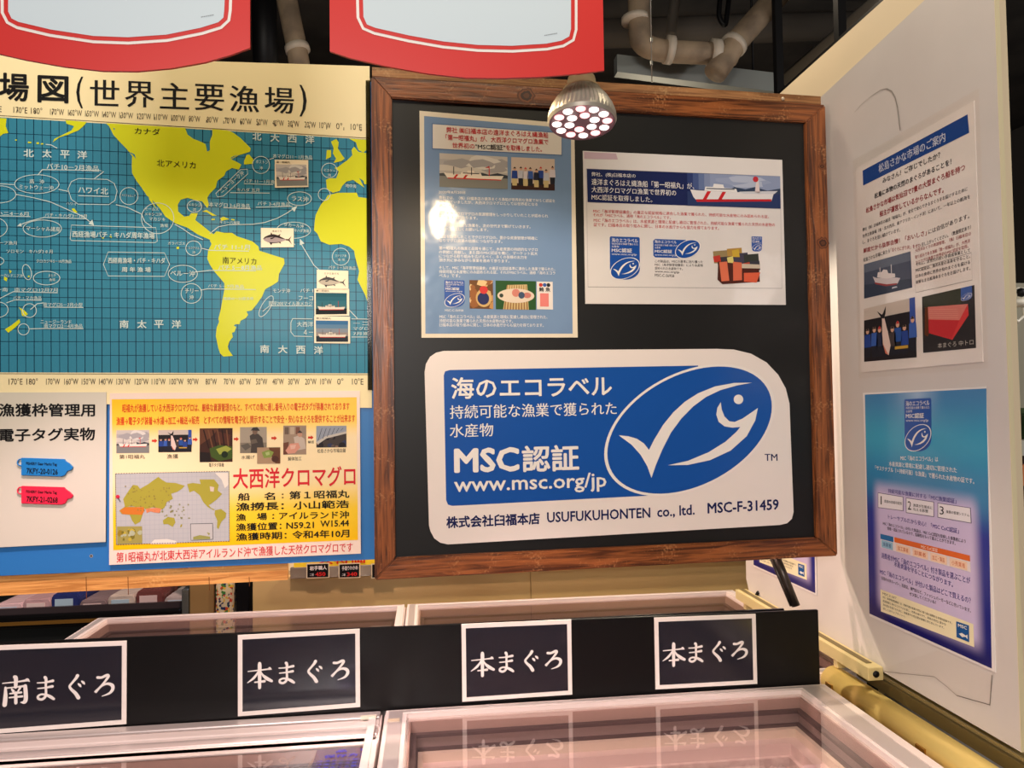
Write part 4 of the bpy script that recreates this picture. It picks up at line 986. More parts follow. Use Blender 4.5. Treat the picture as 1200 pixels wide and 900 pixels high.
def shop(pr):
    q_ = yp.q(bx(370.7, 499.2, 406, 524.5)); ph_patches(pr, q_, 2, (70, 62, 60), [(40, 36, 40), (130, 104, 90), (96, 84, 80), (54, 60, 90)], 24, 9, .12); g = quad(q_)
    qpoly(pr, g, [(0, 0), (1, 0), (1, .3), (.3, .5), (0, .75)], ink((150, 156, 170)), 4); qpoly(pr, g, [(0, .75), (.3, .48), (1, .26), (1, .36), (.34, .58), (.05, .85)], ink((196, 188, 180)), 4.3)
    for k in range(6): qpoly(pr, g, [(.05 + .15 * k, .68 - .09 * k), (.07 + .15 * k, .68 - .09 * k), (.2 + .14 * k, .1), (.18 + .14 * k, .1)], ink((80, 84, 96)), 4.6)
yp.part('photograph', shop)
# small world map on the yellow poster
def wmap(pr):
    q_ = yp.q([(135.5, 555), (268.4, 552.2), (269, 634), (136.5, 638.3)]); g = quad(q_)
    qrect(pr, g, 0, 0, 1, 1, ink((184, 184, 184)), 2)
    Y = ink((164, 156, 58)); V = lambda l, M=Y, lv=3: qpoly(pr, g, [((x - 122) / 990, (y - 75 + (x - 122) * .018) / 625) for x, y in l], M, lv)
    for k in range(1, 24): qrect(pr, g, k / 24, 0, k / 24 + .002, 1, ink((164, 168, 176)), 2.3)
    for k in range(1, 15): qrect(pr, g, 0, k / 15, 1, k / 15 + .003, ink((164, 168, 176)), 2.3)
    V([(185, 300), (230, 230), (270, 175), (310, 180), (330, 210), (400, 170), (440, 140), (490, 105), (520, 130), (560, 155), (640, 160), (720, 185), (690, 215), (650, 240), (600, 255), (615, 300), (560, 330), (540, 380), (500, 400), (480, 380), (430, 375), (380, 395), (350, 370), (300, 370), (250, 360), (200, 370)])
    V([(150, 400), (200, 365), (300, 370), (360, 400), (350, 440), (330, 500), (285, 525), (260, 490), (240, 440), (170, 430)])
    V([(155, 400), (200, 372), (360, 372), (370, 400), (345, 440), (180, 432)], ink((206, 118, 44)), 3.4)
    V([(380, 385), (470, 380), (510, 385), (500, 425), (450, 420), (420, 410), (385, 425)], ink((216, 130, 90)), 3.4)
    V([(525, 490), (570, 460), (625, 470), (635, 510), (610, 550), (570, 525), (530, 525)]); V([(680, 530), (695, 525), (690, 550), (675, 555)])
    V([(740, 170), (790, 160), (860, 170), (850, 130), (980, 130), (1020, 180), (1010, 230), (1050, 260), (1000, 310), (960, 340), (930, 360), (950, 385), (985, 400), (970, 405), (920, 375), (880, 330), (850, 270), (800, 230), (760, 245)])
    V([(985, 405), (1040, 395), (1085, 430), (1080, 470), (1040, 510), (1015, 575), (1000, 560), (1005, 500), (980, 440)])
    V([(940, 190), (980, 200), (975, 240), (945, 235)], ink((206, 190, 176)), 3.4); V([(985, 70), (1105, 70), (1105, 180), (1075, 210), (1045, 130)], ink((226, 218, 204)), 3)
    V([(420, 690), (450, 660), (560, 655), (640, 675), (640, 700), (420, 700)], ink((226, 218, 206)), 3)
    random.seed(2)
    for k in range(26): V(blob((random.uniform(520, 760), random.uniform(350, 480)), random.uniform(5, 11), 6), ink((150, 150, 110)), 3)
    for k in range(50): V(blob((random.uniform(200, 600), random.uniform(180, 420)), random.uniform(4, 9), 5), ink((140, 126, 60)), 3.7)
    V([(130, 540), (345, 540), (345, 690), (130, 695)], ink((160, 150, 80)), 4)
    for k in range(16): V(blob((random.uniform(150, 330), random.uniform(560, 670)), random.uniform(10, 26), 7), ink(random.choice([(150, 126, 40), (176, 180, 150), (120, 110, 40), (190, 170, 60)])), 4.2 + k * .03)
    V([(765, 522), (965, 520), (968, 665), (768, 672)], ink((90, 90, 90)), 4); V([(770, 527), (961, 525), (963, 661), (772, 668)], ink((188, 186, 184)), 4.3)
    V([(790, 640), (850, 625), (940, 640), (940, 660), (790, 665)], ink((150, 150, 80)), 4.6); V([(910, 600), (940, 610), (930, 630)], ink((150, 150, 80)), 4.6)
    for (a_, b_) in (((0, 0), (1, 0)), ((1, 0), (1, 1)), ((1, 1), (0, 1)), ((0, 1), (0, 0))):
        for k in range(44): pr.line([g(a_[0] + (b_[0] - a_[0]) * k / 44, a_[1] + (b_[1] - a_[1]) * k / 44), g(a_[0] + (b_[0] - a_[0]) * (k + .55) / 44, a_[1] + (b_[1] - a_[1]) * (k + .55) / 44)], .0016, ink((92, 84, 74)), 4)
    V(blob((140, 278), 17, 14, 0), ink((206, 44, 70)), 5); pr.line([g(.02, .34), g(.04, .4)], .0015, INKB, 5)
yp.part('world_map', wmap)

# ================================================================== FRAMED BOARD
DW = wood('frame_wood', (74, 36, 16), (150, 86, 44), (204, 146, 96), .36)
o_ = BD.pts([(434, 87), (968.5, 124), (981, 652.5), (440, 679)]); i_ = BD.pts([(459, 112), (945.5, 146), (955.5, 629.5), (464, 654)])
ox0, ox1 = (o_[0].x + o_[3].x) / 2, (o_[1].x + o_[2].x) / 2; oz1, oz0 = (o_[0].y + o_[1].y) / 2, (o_[2].y + o_[3].y) / 2
ix0, ix1 = (i_[0].x + i_[3].x) / 2, (i_[1].x + i_[2].x) / 2; iz1, iz0 = (i_[0].y + i_[1].y) / 2, (i_[2].y + i_[3].y) / 2
base = BD.at((ox0 + ox1) / 2, oz0)
fb_ = thing('framed_board', 'big black notice board in a reddish-brown wooden frame, hanging over the freezers', 'notice board', base.o, BYAW)
W2, H_ = (ox1 - ox0) / 2, oz1 - oz0
iw0, iw1, ih0, ih1 = ix0 - (ox0 + ox1) / 2, ix1 - (ox0 + ox1) / 2, iz0 - oz0, iz1 - oz0


def rail(pts, horiz):
    # rails are built lying along their own x so that the grain follows them
    s = S3(); cx = sum(p[0] for p in pts) / 4; cz = sum(p[1] for p in pts) / 4
    if horiz: s.prism([(p[0] - cx, p[1] - cz) for p in pts], (0, .032), DW, bev=.003)
    else: s.prism([(p[1] - cz, -(p[0] - cx)) for p in pts], (0, .032), DW, bev=.003)
    ob = s.build('frame_rail', fb_); ob.location = (cx, 0, cz)
    if not horiz: ob.rotation_euler = (0, -pi / 2, 0)
    return ob
G_ = .0006
rail([(-W2, H_), (W2, H_), (iw1 + .002, ih1 + G_), (iw0 - .002, ih1 + G_)], True); rail([(-W2, 0), (W2, 0), (iw1, ih0 - G_), (iw0, ih0 - G_)], True)
rail([(-W2, G_), (iw0 - G_, ih0), (iw0 - G_, ih1), (-W2, H_ - G_)], False); rail([(W2, G_), (iw1 + G_, ih0), (iw1 + G_, ih1), (W2, H_ - G_)], False)
S3().box((iw0 - .01, .012, ih0 - .01), (iw1 + .01, .022, ih1 + .01), mat('board_black', (20, 20, 20), .45, spec=.4)).build('board_face', fb_)
tb0 = BD.fwd(-.02).px(434, 76); tb1 = BD.fwd(-.02).px(961, 112.5)
s = S3(); s.box((-W2 + .002, .003, H_ + .0006), (W2 - .012, .036, H_ + .0245), wood('batten_wood', (120, 78, 44), (168, 118, 72), (190, 150, 100), .6), .001); s.build('top_batten', fb_, )
s = S3()
for x, z in ((917, 116),):
    p = BD.px(x, z); s.lathe([(.0001, 0), (.0045, .001), (.005, .003), (.0001, .0055)], (0, 0, 0), mat('nail_head', (222, 206, 180), .4, .3), 12, False); so = s.build('nail', fb_); so.location = (p.x - (ox0 + ox1) / 2, -.0, p.y - oz0); so.rotation_euler = (pi / 2, 0, 0)
knot = Pr()
for (x, y, r) in ((617, 112, 11), (964, 285, 9), (963, 195, 5)):
    c = BD.px(x, y) - Vector(((ox0 + ox1) / 2, oz0))
    rr_ = r * .0021
    random.seed(int(x)); sh_ = [1 + random.uniform(-.16, .16) for _ in range(18)]
    for k, (f_, c_) in enumerate(((1, (92, 46, 20)), (.82, (128, 70, 34)), (.62, (58, 28, 14)), (.34, (96, 52, 26)))): knot.poly([(c.x + rr_ * f_ * sh_[j] * cos(2 * pi * j / 18), c.y + rr_ * .9 * f_ * sh_[j] * sin(2 * pi * j / 18)) for j in range(18)], mat('knot_%d' % k, c_, .45), 1 + k)
kn = knot.build('wood_knots', fb_)
# slanted steel foot behind the strip
S3().tube([(W2 - .165, .05, .01), (W2 - .125, .012, -.135)], .012, mat('leg_steel', (74, 66, 60), .35, .7), 8).build('support_leg', fb_)
S3().tube([(W2 - .18, .055, .01), (W2 - .137, .015, -.135)], .005, mat('leg_steel'), 8).build('support_leg', fb_)
# wire that hangs it
a = P3(764, 96, 1.93); b = P3(762.5, -40, 1.93)
S3().tube([Vector((a.x, a.y, a.z)) - base.o, Vector((b.x, b.y, 4.4)) - base.o], .0016, mat('wire_steel', (196, 196, 190), .3, .8), 8).build('hanging_wire', fb_).rotation_euler = (0, 0, -BYAW)
for o in [c for c in fb_.children if c.name.startswith('hanging_wire')]:
    o.location = Matrix.Rotation(-BYAW, 4, 'Z') @ Vector((0, 0, 0))
wb = base.at(0, 0)
for zpx in (47, 74):
    p = P3(763.3, zpx, 1.93); lp = Matrix.Rotation(-BYAW, 4, 'Z') @ (p - base.o)
    S3().box((lp.x - .004, lp.y - .003, lp.z - .006), (lp.x + .004, lp.y + .003, lp.z + .006), mat('wire_steel'), .001).build('wire_clamp', fb_)
p = P3(764, 96, 1.93)

# ---- the big eco-label sign
FCE = BD.fwd(-.0115)       # plane of the black face
def plate(l): return [(480 + .4 * x, 400 + .4 * y) for x, y in l]
PL = plate([(44, 90), (48, 66), (60, 45), (78, 33), (100, 28), (900, 22), (950, 24), (1000, 36), (1046, 62), (1080, 98), (1102, 138), (1113, 182), (1125, 500), (1120, 520), (1106, 533), (1085, 538), (112, 595), (90, 590), (72, 577), (61, 556), (57, 540)])
ms = Poster('eco_label_sign', 'large white plate with a blue fish logo at the foot of the black board', 'sign', FCE, PL, .004, mat('plate_white', (236, 226, 220), .28), off=.0005, free=True, sheet='plate')
msf = ms.f
SB = mat('sign_blue', (22, 82, 166), .28)
def blue_panel(pr):
    pr.poly(msf.pts(plate([(100, 100), (104, 88), (118, 84), (845, 71), (845, 260), (700, 452), (125, 482), (112, 478), (107, 465)])), SB, 1)
    pr.poly(msf.pts(plate([(820 + (x - 820) * 1.012, 260 + (y - 260) * 1.012) for x, y in [(820 + 247 * cos(t_), 260 + (-70 * cos(t_) + 178 * sin(t_))) for t_ in [2 * pi * k / 72 for k in range(72)] if not (-.2 < t_ - 0 < .0)]])), INKW, 1.6)
    pr.poly(msf.pts(plate([(820 + 241 * cos(t_), 260 + (-69 * cos(t_) + 173 * sin(t_))) for t_ in [2 * pi * k / 72 for k in range(72)]])), SB, 2.2)
ms.part('blue_panel', blue_panel)
ms.part('fish_logo', lambda pr: [pr.poly(msf.pts(plate(l)), INKW, 3) for l in (FT, FB, FE)])
def mst(pr):
    for a_ in (('海のエコラベル', 528.6, 455, 717, 452, 25, .018), ('持続可能な漁業で獲られた', 527, 483, 722.5, 478.4, 15.6, .008), ('水産物', 527, 505, 578, 503.5, 15.6, .008), ('MSC', 532, 540, 608.5, 538, 29, .034), ('認証', 611.5, 538, 678.5, 536, 31, .022), ('www.msc.org/jp', 532, 570.5, 710.5, 564.5, 23, .014)):
        ms.part('white_lettering', lambda q: msf.text(q, *a_[:6], INKW, a_[6], 3))
mst(None)
def msn(pr):
    for a_ in (('株式会社臼福本店', 523, 612.3, 632.5, 607.4, 14, .03), ('USUFUKUHONTEN', 641, 606.4, 762, 600.6, 12.2, .02), ('co., ltd.', 770, 601, 814, 598, 14, .02), ('MSC-F-31459', 829, 595.6, 912.5, 591, 12.6, .022), ('TM', 896, 536, 911, 536, 8, .012)):
        ms.part('navy_lettering', lambda q: msf.text(q, *a_[:6], NAVY, a_[6], 1))
msn(None)

# ---- left flyer on the board
LF = wavy(mat('laminate_cream', (238, 226, 204), .14, coat=.8), 10, .4, .012)
fl = Poster('notice_flyer', 'tall light-blue laminated flyer at the upper left of the black board', 'flyer', FCE, [(492, 129.8), (674, 145.5), (676, 395.5), (493.5, 395.8)], .002, LF, off=.0005)
ff_ = fl.f
LBL = wavy(mat('flyer_blue', (122, 150, 186), .2, coat=.45), 10, .4, .012)
fl.part('blue_ground', lambda pr: pr.poly(ff_.pts([(497, 136), (669, 150.5), (671, 391), (498.5, 391)]), LBL, 1))
def fbx(pr):
    pr.poly(ff_.pts([(506, 144.5), (659, 155.5), (659, 182.5), (506, 175)]), ink((86, 112, 156)), 2); pr.poly(ff_.pts([(507, 145.6), (658, 156.4), (658, 181.5), (507, 174)]), ink((224, 216, 206)), 3)
    for a_ in (('弊社 ㈱臼福本店の遠洋まぐろはえ縄漁船', 523, 152.3, 642.5, 158.8, 6.8), ('「第一昭福丸」が、大西洋クロマグロ漁業で', 522, 161, 642.5, 166.8, 6.8), ('世界初の', 530, 170.4, 556, 171.6, 6.6), ('を取得しました。', 593, 173.2, 635, 175.2, 6.6)): ff_.text(pr, *a_, ink((196, 48, 54)), .014, 4)
    ff_.text(pr, '"MSC認証"', 557, 171.8, 592, 173.2, 6.6, INKB, .014, 4)
fl.part('heading_box', fbx)
fl.part('photograph', lambda pr: ph_ship(pr, fl.q([(515, 179.5), (594.6, 184), (595, 221.8), (515, 219)]), 2, 'cloud'))
fl.part('photograph', lambda pr: ph_crowd(pr, fl.q([(599, 184.2), (650, 186.6), (650, 223.4), (599, 222)]), 2, False, True))
BODY = ['弊社では、（株）臼福本店の遠洋まぐろ漁船が世界的な漁業でＭＳＣ認証を', '取得していましたが、大西洋クロマグロとしては世界初となる', '認証です。', '', '近年大西洋クロマグロの資源管理をしっかりしていたことが認められ', '認定の運びになります。', '', 'これからも適正な漁業を、次の世代まで繋げていきます。', '末永く、宜しくお願いします。', '', '認証を取得したことでクロマグロの、豊かな資源管理が明確に', 'なりマグロ資源の信頼につながります。', '', '第一昭福丸の操業と品質を通じて、水産資源の持続的なマグロ', 'の供給に貢献し、また国のMSC認証を機に、マーケット拡大', 'につながる取り組みを広げるべく、多くの皆様のお力を', '頂き共に歩みながら事業を進めて参ります。', '', 'そして、MSC「海洋管理協議会」の厳正な認証基準に適合した漁業で獲られた、', '持続可能な水産物にのみ認められる証、それがMSCラベル、通称「海のエコラ', 'ベル」です。']
def fbody(pr):
    y = 231.5
    ff_.text(pr, '2020年8月20日', 514, 225, 545, 225.6, 3.6, INKW, .0, 2)
    for s_ in BODY:
        if s_:
            n_ = min(len(s_) / 33, 1) * 136; sl = .03 - (y - 231) * .0002
            ff_.text(pr, s_, 514.5, y, 514.5 + n_, y + n_ * sl, 4.0, INKW, .006, 2); y += 4.7
        else: y += 4.2
    for k, s_ in enumerate(('MSC「海のエコラベル」は、水産資源と環境に配慮し適切に管理された、', '持続可能な漁業で獲られた天然の水産物の証です。', '臼福本店の取り組みに関し、日本の水産庁からも協力を得ております。')):
        ff_.text(pr, s_, 515, 371 + 4.8 * k, (641.5, 601, 637)[k], 371.6 + 4.8 * k, 4.2, INKW, .006, 2)
    ff_.text(pr, 'MSC-C-56958', 521.5, 363.7, 543, 363.9, 2.4, INKW, 0, 2)
fl.part('small_lettering', fbody)
fl.part('eco_logo', lambda pr: logo_tall(pr, quad(fl.q([(520.6, 328), (544.4, 328.6), (544.6, 360.4), (520.8, 360)])), 2))
def ring_food(pr):
    q_ = fl.q([(550, 328.2), (577.6, 328.6), (578, 362.2), (550.4, 361.6)]); ph_patches(pr, q_, 2, (110, 74, 44), [(206, 166, 108), (226, 192, 140), (150, 96, 56), (190, 140, 86)], 16, 12, .18); g = quad(q_)
    qell(pr, g, .6, .62, .34, .32, ink((206, 170, 112)), 4, 20); qell(pr, g, .58, .64, .25, .22, ink((44, 50, 96)), 4.3, 20); qell(pr, g, .6, .34, .18, .14, ink((206, 62, 60)), 4.6)
fl.part('photograph', ring_food)
def fish_tray(pr):
    q_ = fl.q([(580.6, 328.8), (628, 329.6), (628, 363.2), (581, 362.4)]); g = quad(q_); qrect(pr, g, 0, 0, 1, 1, ink((44, 84, 44)), 2)
    qpoly(pr, g, [(.28, .15), (.78, .12), (.82, 1), (.18, 1)], ink((206, 182, 130)), 2.4)
    for k in range(9): qpoly(pr, g, [(.28 + .058 * k, .15), (.3 + .058 * k, .15), (.24 + .07 * k, 1), (.2 + .07 * k, 1)], ink((150, 112, 70)), 2.7)
    qell(pr, g, .5, .52, .46, .25, ink((222, 204, 184)), 3.2, 24); qell(pr, g, .14, .52, .05, .07, ink((60, 70, 60)), 3.6); qell(pr, g, .5, .42, .1, .14, ink((206, 130, 116)), 3.6); qell(pr, g, .64, .5, .08, .12, ink((66, 84, 110)), 3.7); qell(pr, g, .78, .5, .1, .1, ink((196, 120, 110)), 3.6)
fl.part('photograph', fish_tray)
def sushi_card(pr):
    q_ = fl.q([(629, 330), (647.6, 330.3), (648, 362.8), (629, 362.4)]); g = quad(q_); qrect(pr, g, 0, 0, 1, 1, ink((228, 220, 214)), 2); qrect(pr, g, .2, .42, .74, .9, ink((226, 130, 124)), 2.4)
    for k, c in enumerate(((196, 60, 50), (60, 90, 160), (40, 40, 44))): qell(pr, g, .25 + .24 * k, .12, .12, .07, ink(c), 2.4)
    qtext(pr, g, '鮪 魚', .14, .28, .84, .16, INKB, 2.4, .02)
fl.part('photograph', sushi_card)

# ---- right flyer on the board
RW = wavy(mat('laminate_white', (226, 220, 216), .16, coat=.6), 12, .3, .008)
rf_ = Poster('notice_flyer', 'wide white flyer with a navy ship banner, upper right on the black board', 'flyer', FCE, [(683, 176.8), (917, 187.4), (920.6, 357.3), (686, 356)], .002, RW, off=.0005)
rf = rf_.f
rf_.part('tape', lambda pr: pr.poly(rf.pts([(684.5, 178), (722, 180), (724, 187), (684.5, 186)]), ink((196, 170, 180)), 1))
def page(pr):
    l = rf.pts([(687, 197.8), (914, 206.7), (916.4, 338), (689, 336.2)]); pr.line(l, .0014, ink((150, 146, 146)), 1, True)
rf_.part('page_border', page)
rf_.part('banner', lambda pr: pr.poly(rf.pts([(687.5, 198), (914, 206.8), (914.5, 244.6), (688.5, 237)]), ink((28, 38, 84)), 2))
def bship(pr):
    q_ = rf.pts([(805, 203), (914, 206.8), (914.5, 244.6), (805.5, 241)]); g = quad(q_)
    for k, c in enumerate([(46, 60, 110), (70, 86, 134), (100, 116, 156), (128, 140, 172), (140, 152, 182)]): qrect(pr, g, .06 * k, 0, 1, .5, ink(c), 3 + k * .1)
    random.seed(4)
    for k in range(6): qpoly(pr, g, [(min(max(u, .3), 1), min(max(v, 0), .45)) for u, v in blob((random.uniform(.45, .95), random.uniform(.12, .34)), .12, 9, .3, 1.6)], ink((176, 184, 204) if k % 2 else (150, 160, 188)), 3.6 + k * .03)
    qpoly(pr, g, [(.42, .52), (.5, .38), (.62, .44), (.72, .36), (.86, .46), (1, .38), (1, .6), (.42, .6)], ink((52, 66, 92)), 4)
    qrect(pr, g, .0, .56, 1, 1, ink((44, 58, 100)), 4.2)
    qpoly(pr, g, [(.03, .5), (.1, .52), (.5, .54), (.93, .5), (.9, .78), (.1, .86), (.06, .72)], ink((226, 222, 222)), 4.6)
    qpoly(pr, g, [(.085, .8), (.9, .72), (.9, .79), (.1, .88)], ink((190, 40, 48)), 4.9)
    for u in (.16, .32): qpoly(pr, g, [(u, .8), (u + .04, .79), (u + .09, .54), (u + .05, .54)], ink((200, 40, 44)), 4.9)
    qpoly(pr, g, [(.18, .52), (.19, .4), (.27, .4), (.28, .3), (.38, .32), (.39, .42), (.52, .44), (.53, .54)], ink((232, 228, 226)), 4.8)
    qrect(pr, g, .2, .44, .5, .47, ink((60, 70, 90)), 5.1); qpoly(pr, g, [(.74, .08), (.76, .08), (.775, .54), (.72, .54)], ink((222, 206, 206)), 5); qell(pr, g, .73, .12, .03, .09, ink((190, 50, 60)), 5.2)
    qpoly(pr, g, [(.55, .52), (.97, .46), (.93, .56), (.6, .58)], ink((206, 206, 212)), 5)
rf_.part('banner_photograph', bship)
def bt(pr):
    for a_ in (('弊社、(株)臼福本店の', 693, 204.6, 744.6, 206.8, 5.4), ('遠洋まぐろはえ縄漁船「第一昭福丸」が、', 693, 213.2, 813, 218.4, 7.4), ('大西洋クロマグロ漁業で世界初の', 693, 222.2, 792, 226.4, 7), ('MSC認証を取得しました。', 693, 231, 764, 234.2, 6.8)): rf.text(pr, *a_, INKW, .004, 6)
rf_.part('banner_lettering', bt)
def rr(pr):
    for a_ in (('MSC「海洋管理協議会」の厳正な認証規格に適合した漁業で獲られた、持続可能な水産物にのみ認められる証。', 695, 247.3, 901, 254, 4), ('それが「MSCラベル、通称「海のエコラベル」です。', 695, 251.8, 786, 255.2, 4), ('MSC「海のエコラベル」は、水産資源と環境に配慮し適切に管理された、持続可能な漁業で獲られた天然の水産物の', 695.6, 258, 908, 263.6, 4.2), ('証です。臼福本店の取り組みに関し、日本の水産庁からも協力を得ております。', 695.6, 263.2, 842.5, 267.6, 4.2)): rf.text(pr, *a_, ink((196, 60, 62)), .01, 1)
rf_.part('red_lettering', rr)
rf_.part('tall_logo', lambda pr: logo_tall(pr, quad(rf.pts([(714.5, 277), (749.6, 278), (749.8, 328), (714.8, 327.4)])), 1))
rf_.part('wide_logo', lambda pr: logo_wide(pr, quad(rf.pts([(765.4, 280), (819.8, 281.8), (820, 302.8), (765.6, 301.6)])), 1))
def r5(pr):
    for k, s_ in enumerate(('この製品は、MSCの基準に則り獲った', 'MSC（海洋管理協議会）により水産物', '認められた水産物です。', 'www.msc.org/jp', 'MSC-C-56958')): rf.text(pr, s_, 767.4, 306 + 4.1 * k, (823.6, 823.6, 800, 796, 790)[k], 307 + 4.1 * k, 3.3, INKB, .006, 1)
rf_.part('small_lettering', r5)
rf_.part('small_logo', lambda pr: logo_tall(pr, quad(rf.pts([(880.6, 277), (893, 277.3), (893, 295.2), (880.8, 295)])), 1))
def packs(pr):
    g = quad(rf.pts([(834, 287.5), (892, 289), (892, 335), (835, 334.4)]))
    for k, (u, v, w_, h_, c) in enumerate(((.02, .15, .3, .3, (150, 130, 90)), (.3, .08, .3, .3, (180, 140, 70)), (.1, .3, .3, .25, (60, 54, 60)), (.42, .2, .3, .3, (70, 66, 84)), (.64, .22, .3, .3, (56, 60, 56)), (.02, .28, .14, .14, (190, 60, 50)), (.4, .12, .14, .16, (206, 170, 60)), (.7, .4, .26, .2, (60, 60, 70)), (.3, .3, .12, .16, (220, 206, 120)), (.62, .44, .14, .14, (190, 80, 60)))): qpoly(pr, g, [(u, v), (u + w_, v - .04), (u + w_ + .02, v + h_), (u + .02, v + h_)], ink(c), 1 + .15 * k)
    qpoly(pr, g, [(.1, .86), (.12, .4), (.95, .5), (.97, .9), (.2, .97)], ink((80, 40, 34)), 2.6)
    qpoly(pr, g, [(.14, .42), (.3, .4), (.34, .88), (.18, .9)], ink((222, 116, 84)), 3); qpoly(pr, g, [(.42, .4), (.6, .42), (.6, .86), (.42, .88)], ink((218, 110, 80)), 3); qpoly(pr, g, [(.64, .68), (.98, .66), (.9, .92), (.64, .9)], ink((224, 100, 70)), 3)
    qpoly(pr, g, [(.6, .45), (.96, .46), (.98, .56), (.6, .56)], ink((206, 190, 170)), 3.2)
rf_.part('pack_photograph', packs)

# ================================================================== RIGHT WHITE PANEL
RP = Fr((PXW, 1.6, 0), -pi / 2)
PT = noise_mix(mat('panel_white', (210, 202, 198), .4), (205, 197, 193), (214, 207, 203), (2, 2, 2))
pn = thing('white_panel', 'tall white foam panel standing at the right, carrying the wall posters', 'panel', (PXW, 1.9, .92))
l3 = RP.px(1196, 882); b3 = RP.px(880, 700)
s = S3()
# outline in (y, z)
Y0 = 1.318; Y1 = 2.555; Zb = .925; Zt = 2.53
out = [(Y0, Zb), (Y1 - .05, Zb), (Y1 - .02, Zb + .012), (Y1, Zb + .05), (Y1, 2.40), (1.985, 2.40), (1.972, 2.521), (Y0, 2.57)]
s.prism([(y - 1.9, z - .92) for y, z in out], (0, .0095), PT, axis='x'); s.build('panel_board', pn)
S3().box((-.0003, Y0 - 1.9 - .0012, Zb - .92), (.0098, Y0 - 1.9 + .0, 2.57 - .92), CREAM).build('edge_tape', pn)
pr = Pr()
cs_px = [(1002, 131), (1010, 122), (1022, 112), (1032, 105.5), (1039, 104), (1045, 107), (1049, 114), (1052, 126), (1055, 153)]
cl_ = Poster('clear_sheet', 'clear plastic sheet with a rounded top corner above the upper right poster', 'sheet', RP, cs_px + [(1055, 182), (1002, 200)], .001, glass('clear_sheet_film', (255, 255, 255), .06, .2), off=.0001, sheet='film', free=True)
def cedge(pr):
    l = cl_.f.pts(cs_px); pr.line(l[:5], [.0008, .0008, .0010, .0016, .0024], mat('grey_edge', (150, 142, 136), .5), 1); pr.line(l[4:], .0036, mat('grey_edge'), 1)
cl_.part('cut_edge', cedge)
# clear backing film and laminated poster
cf = Poster('clear_sleeve', 'clear plastic sleeve around the upper right poster', 'sleeve', RP, [(1003, 186), (1145.5, 104), (1158.5, 431), (1003, 444)], .0015, CLEAR, off=.002, sheet='film')
lp = Poster('market_poster', 'white laminated poster headed 松島さかな市場のご案内 with three photos', 'poster', RP, [(1006, 196), (1141, 118), (1152, 424), (1006, 437)], .0015, wavy(mat('poster_white', (226, 218, 214), .2, coat=.5), 9, .35, .012), off=.0002)
lf = lp.f
def lh(pr):
    pr.poly(lf.pts([(1011, 200), (1134, 134), (1136, 155.5), (1011.6, 217.5)]), ink((22, 62, 130)), 1)
    lf.text(pr, '松島さかな市場のご案内', 1030, 197.8, 1108, 159.8, 11, ink((196, 200, 214)), .012, 2)
lp.part('header_band', lh)
K = ink((30, 28, 32)); RD = ink((150, 40, 44))
def lb(pr):
    for a_ in (('みなさん！ご存じでしたか？', 1034.5, 212, 1102, 181, 7.2, .02), ('松島に本物の天然のまぐろがあることを！', 1025, 230, 1115, 189, 7.2, .02)): lf.text(pr, *a_[:6], K, a_[6], 1)
    for a_ in (('弊社（株）臼福本店の船団「昭福丸」が、安全で安心できるまぐろをお届けするために', 1011, 269.5, 1134, 221, 4.6), ('世界主要漁場（東・北大西洋、南アフリカ・インド洋）において、一年以上の航海を', 1011, 277, 1137, 230, 4.6), ('し、まぐろを追い続けています。', 1011, 284, 1055, 269, 4.6), ('には自信があります。', 1088, 272, 1136, 252.6, 6), ('松島さかな市場に来たら', 1012, 305, 1043, 293.5, 5), ('召し上がってください。（数量限定あり）', 1080, 287, 1138, 266, 5)): lf.text(pr, *a_, K, .012, 1)
    for k in range(4): lf.text(pr, ('それに、次世代の担い手育成事業として', 'MSC認証は、海洋水産の未来を守ること。', '日本の食卓に世界の旬のまぐろを届ける', '新鮮なまま船凍本まぐろをお届けします。')[k], 1073.5, 321 - 11 + 7 * k, 1137, 303 - 10 + 7 * k, 4.4, K, .01, 1)
lp.part('black_lettering', lb)
def lr(pr):
    for a_ in (('松島さかな市場は気仙沼で7隻の大型まぐろ船を持つ', 1015, 247, 1131, 195.5, 7.6, .02), ('船主が運営しているからなんです。', 1031, 251, 1106, 222, 7.6, .02), ('鮮度だから抜群自慢！「おいしさ」', 1012, 294, 1086, 272.5, 6.2, .016), ('「まぐろにぎり丼」をぜひ', 1044, 293, 1079, 287.6, 5, .012), ('大西洋まぐろの資源管理、（株）臼福本店の', 1072.5, 294, 1138, 273.5, 4.4, .008), ('取り組みである漁船「第一昭福丸」が、大西洋', 1072.5, 301.5, 1137, 282, 4.4, .008), ('クロマグロ漁業で世界初のMSC認証を取得。', 1073, 308, 1135, 288, 4.4, .008)): lf.text(pr, *a_[:6], RD, a_[6], 1)
lp.part('red_lettering', lr)
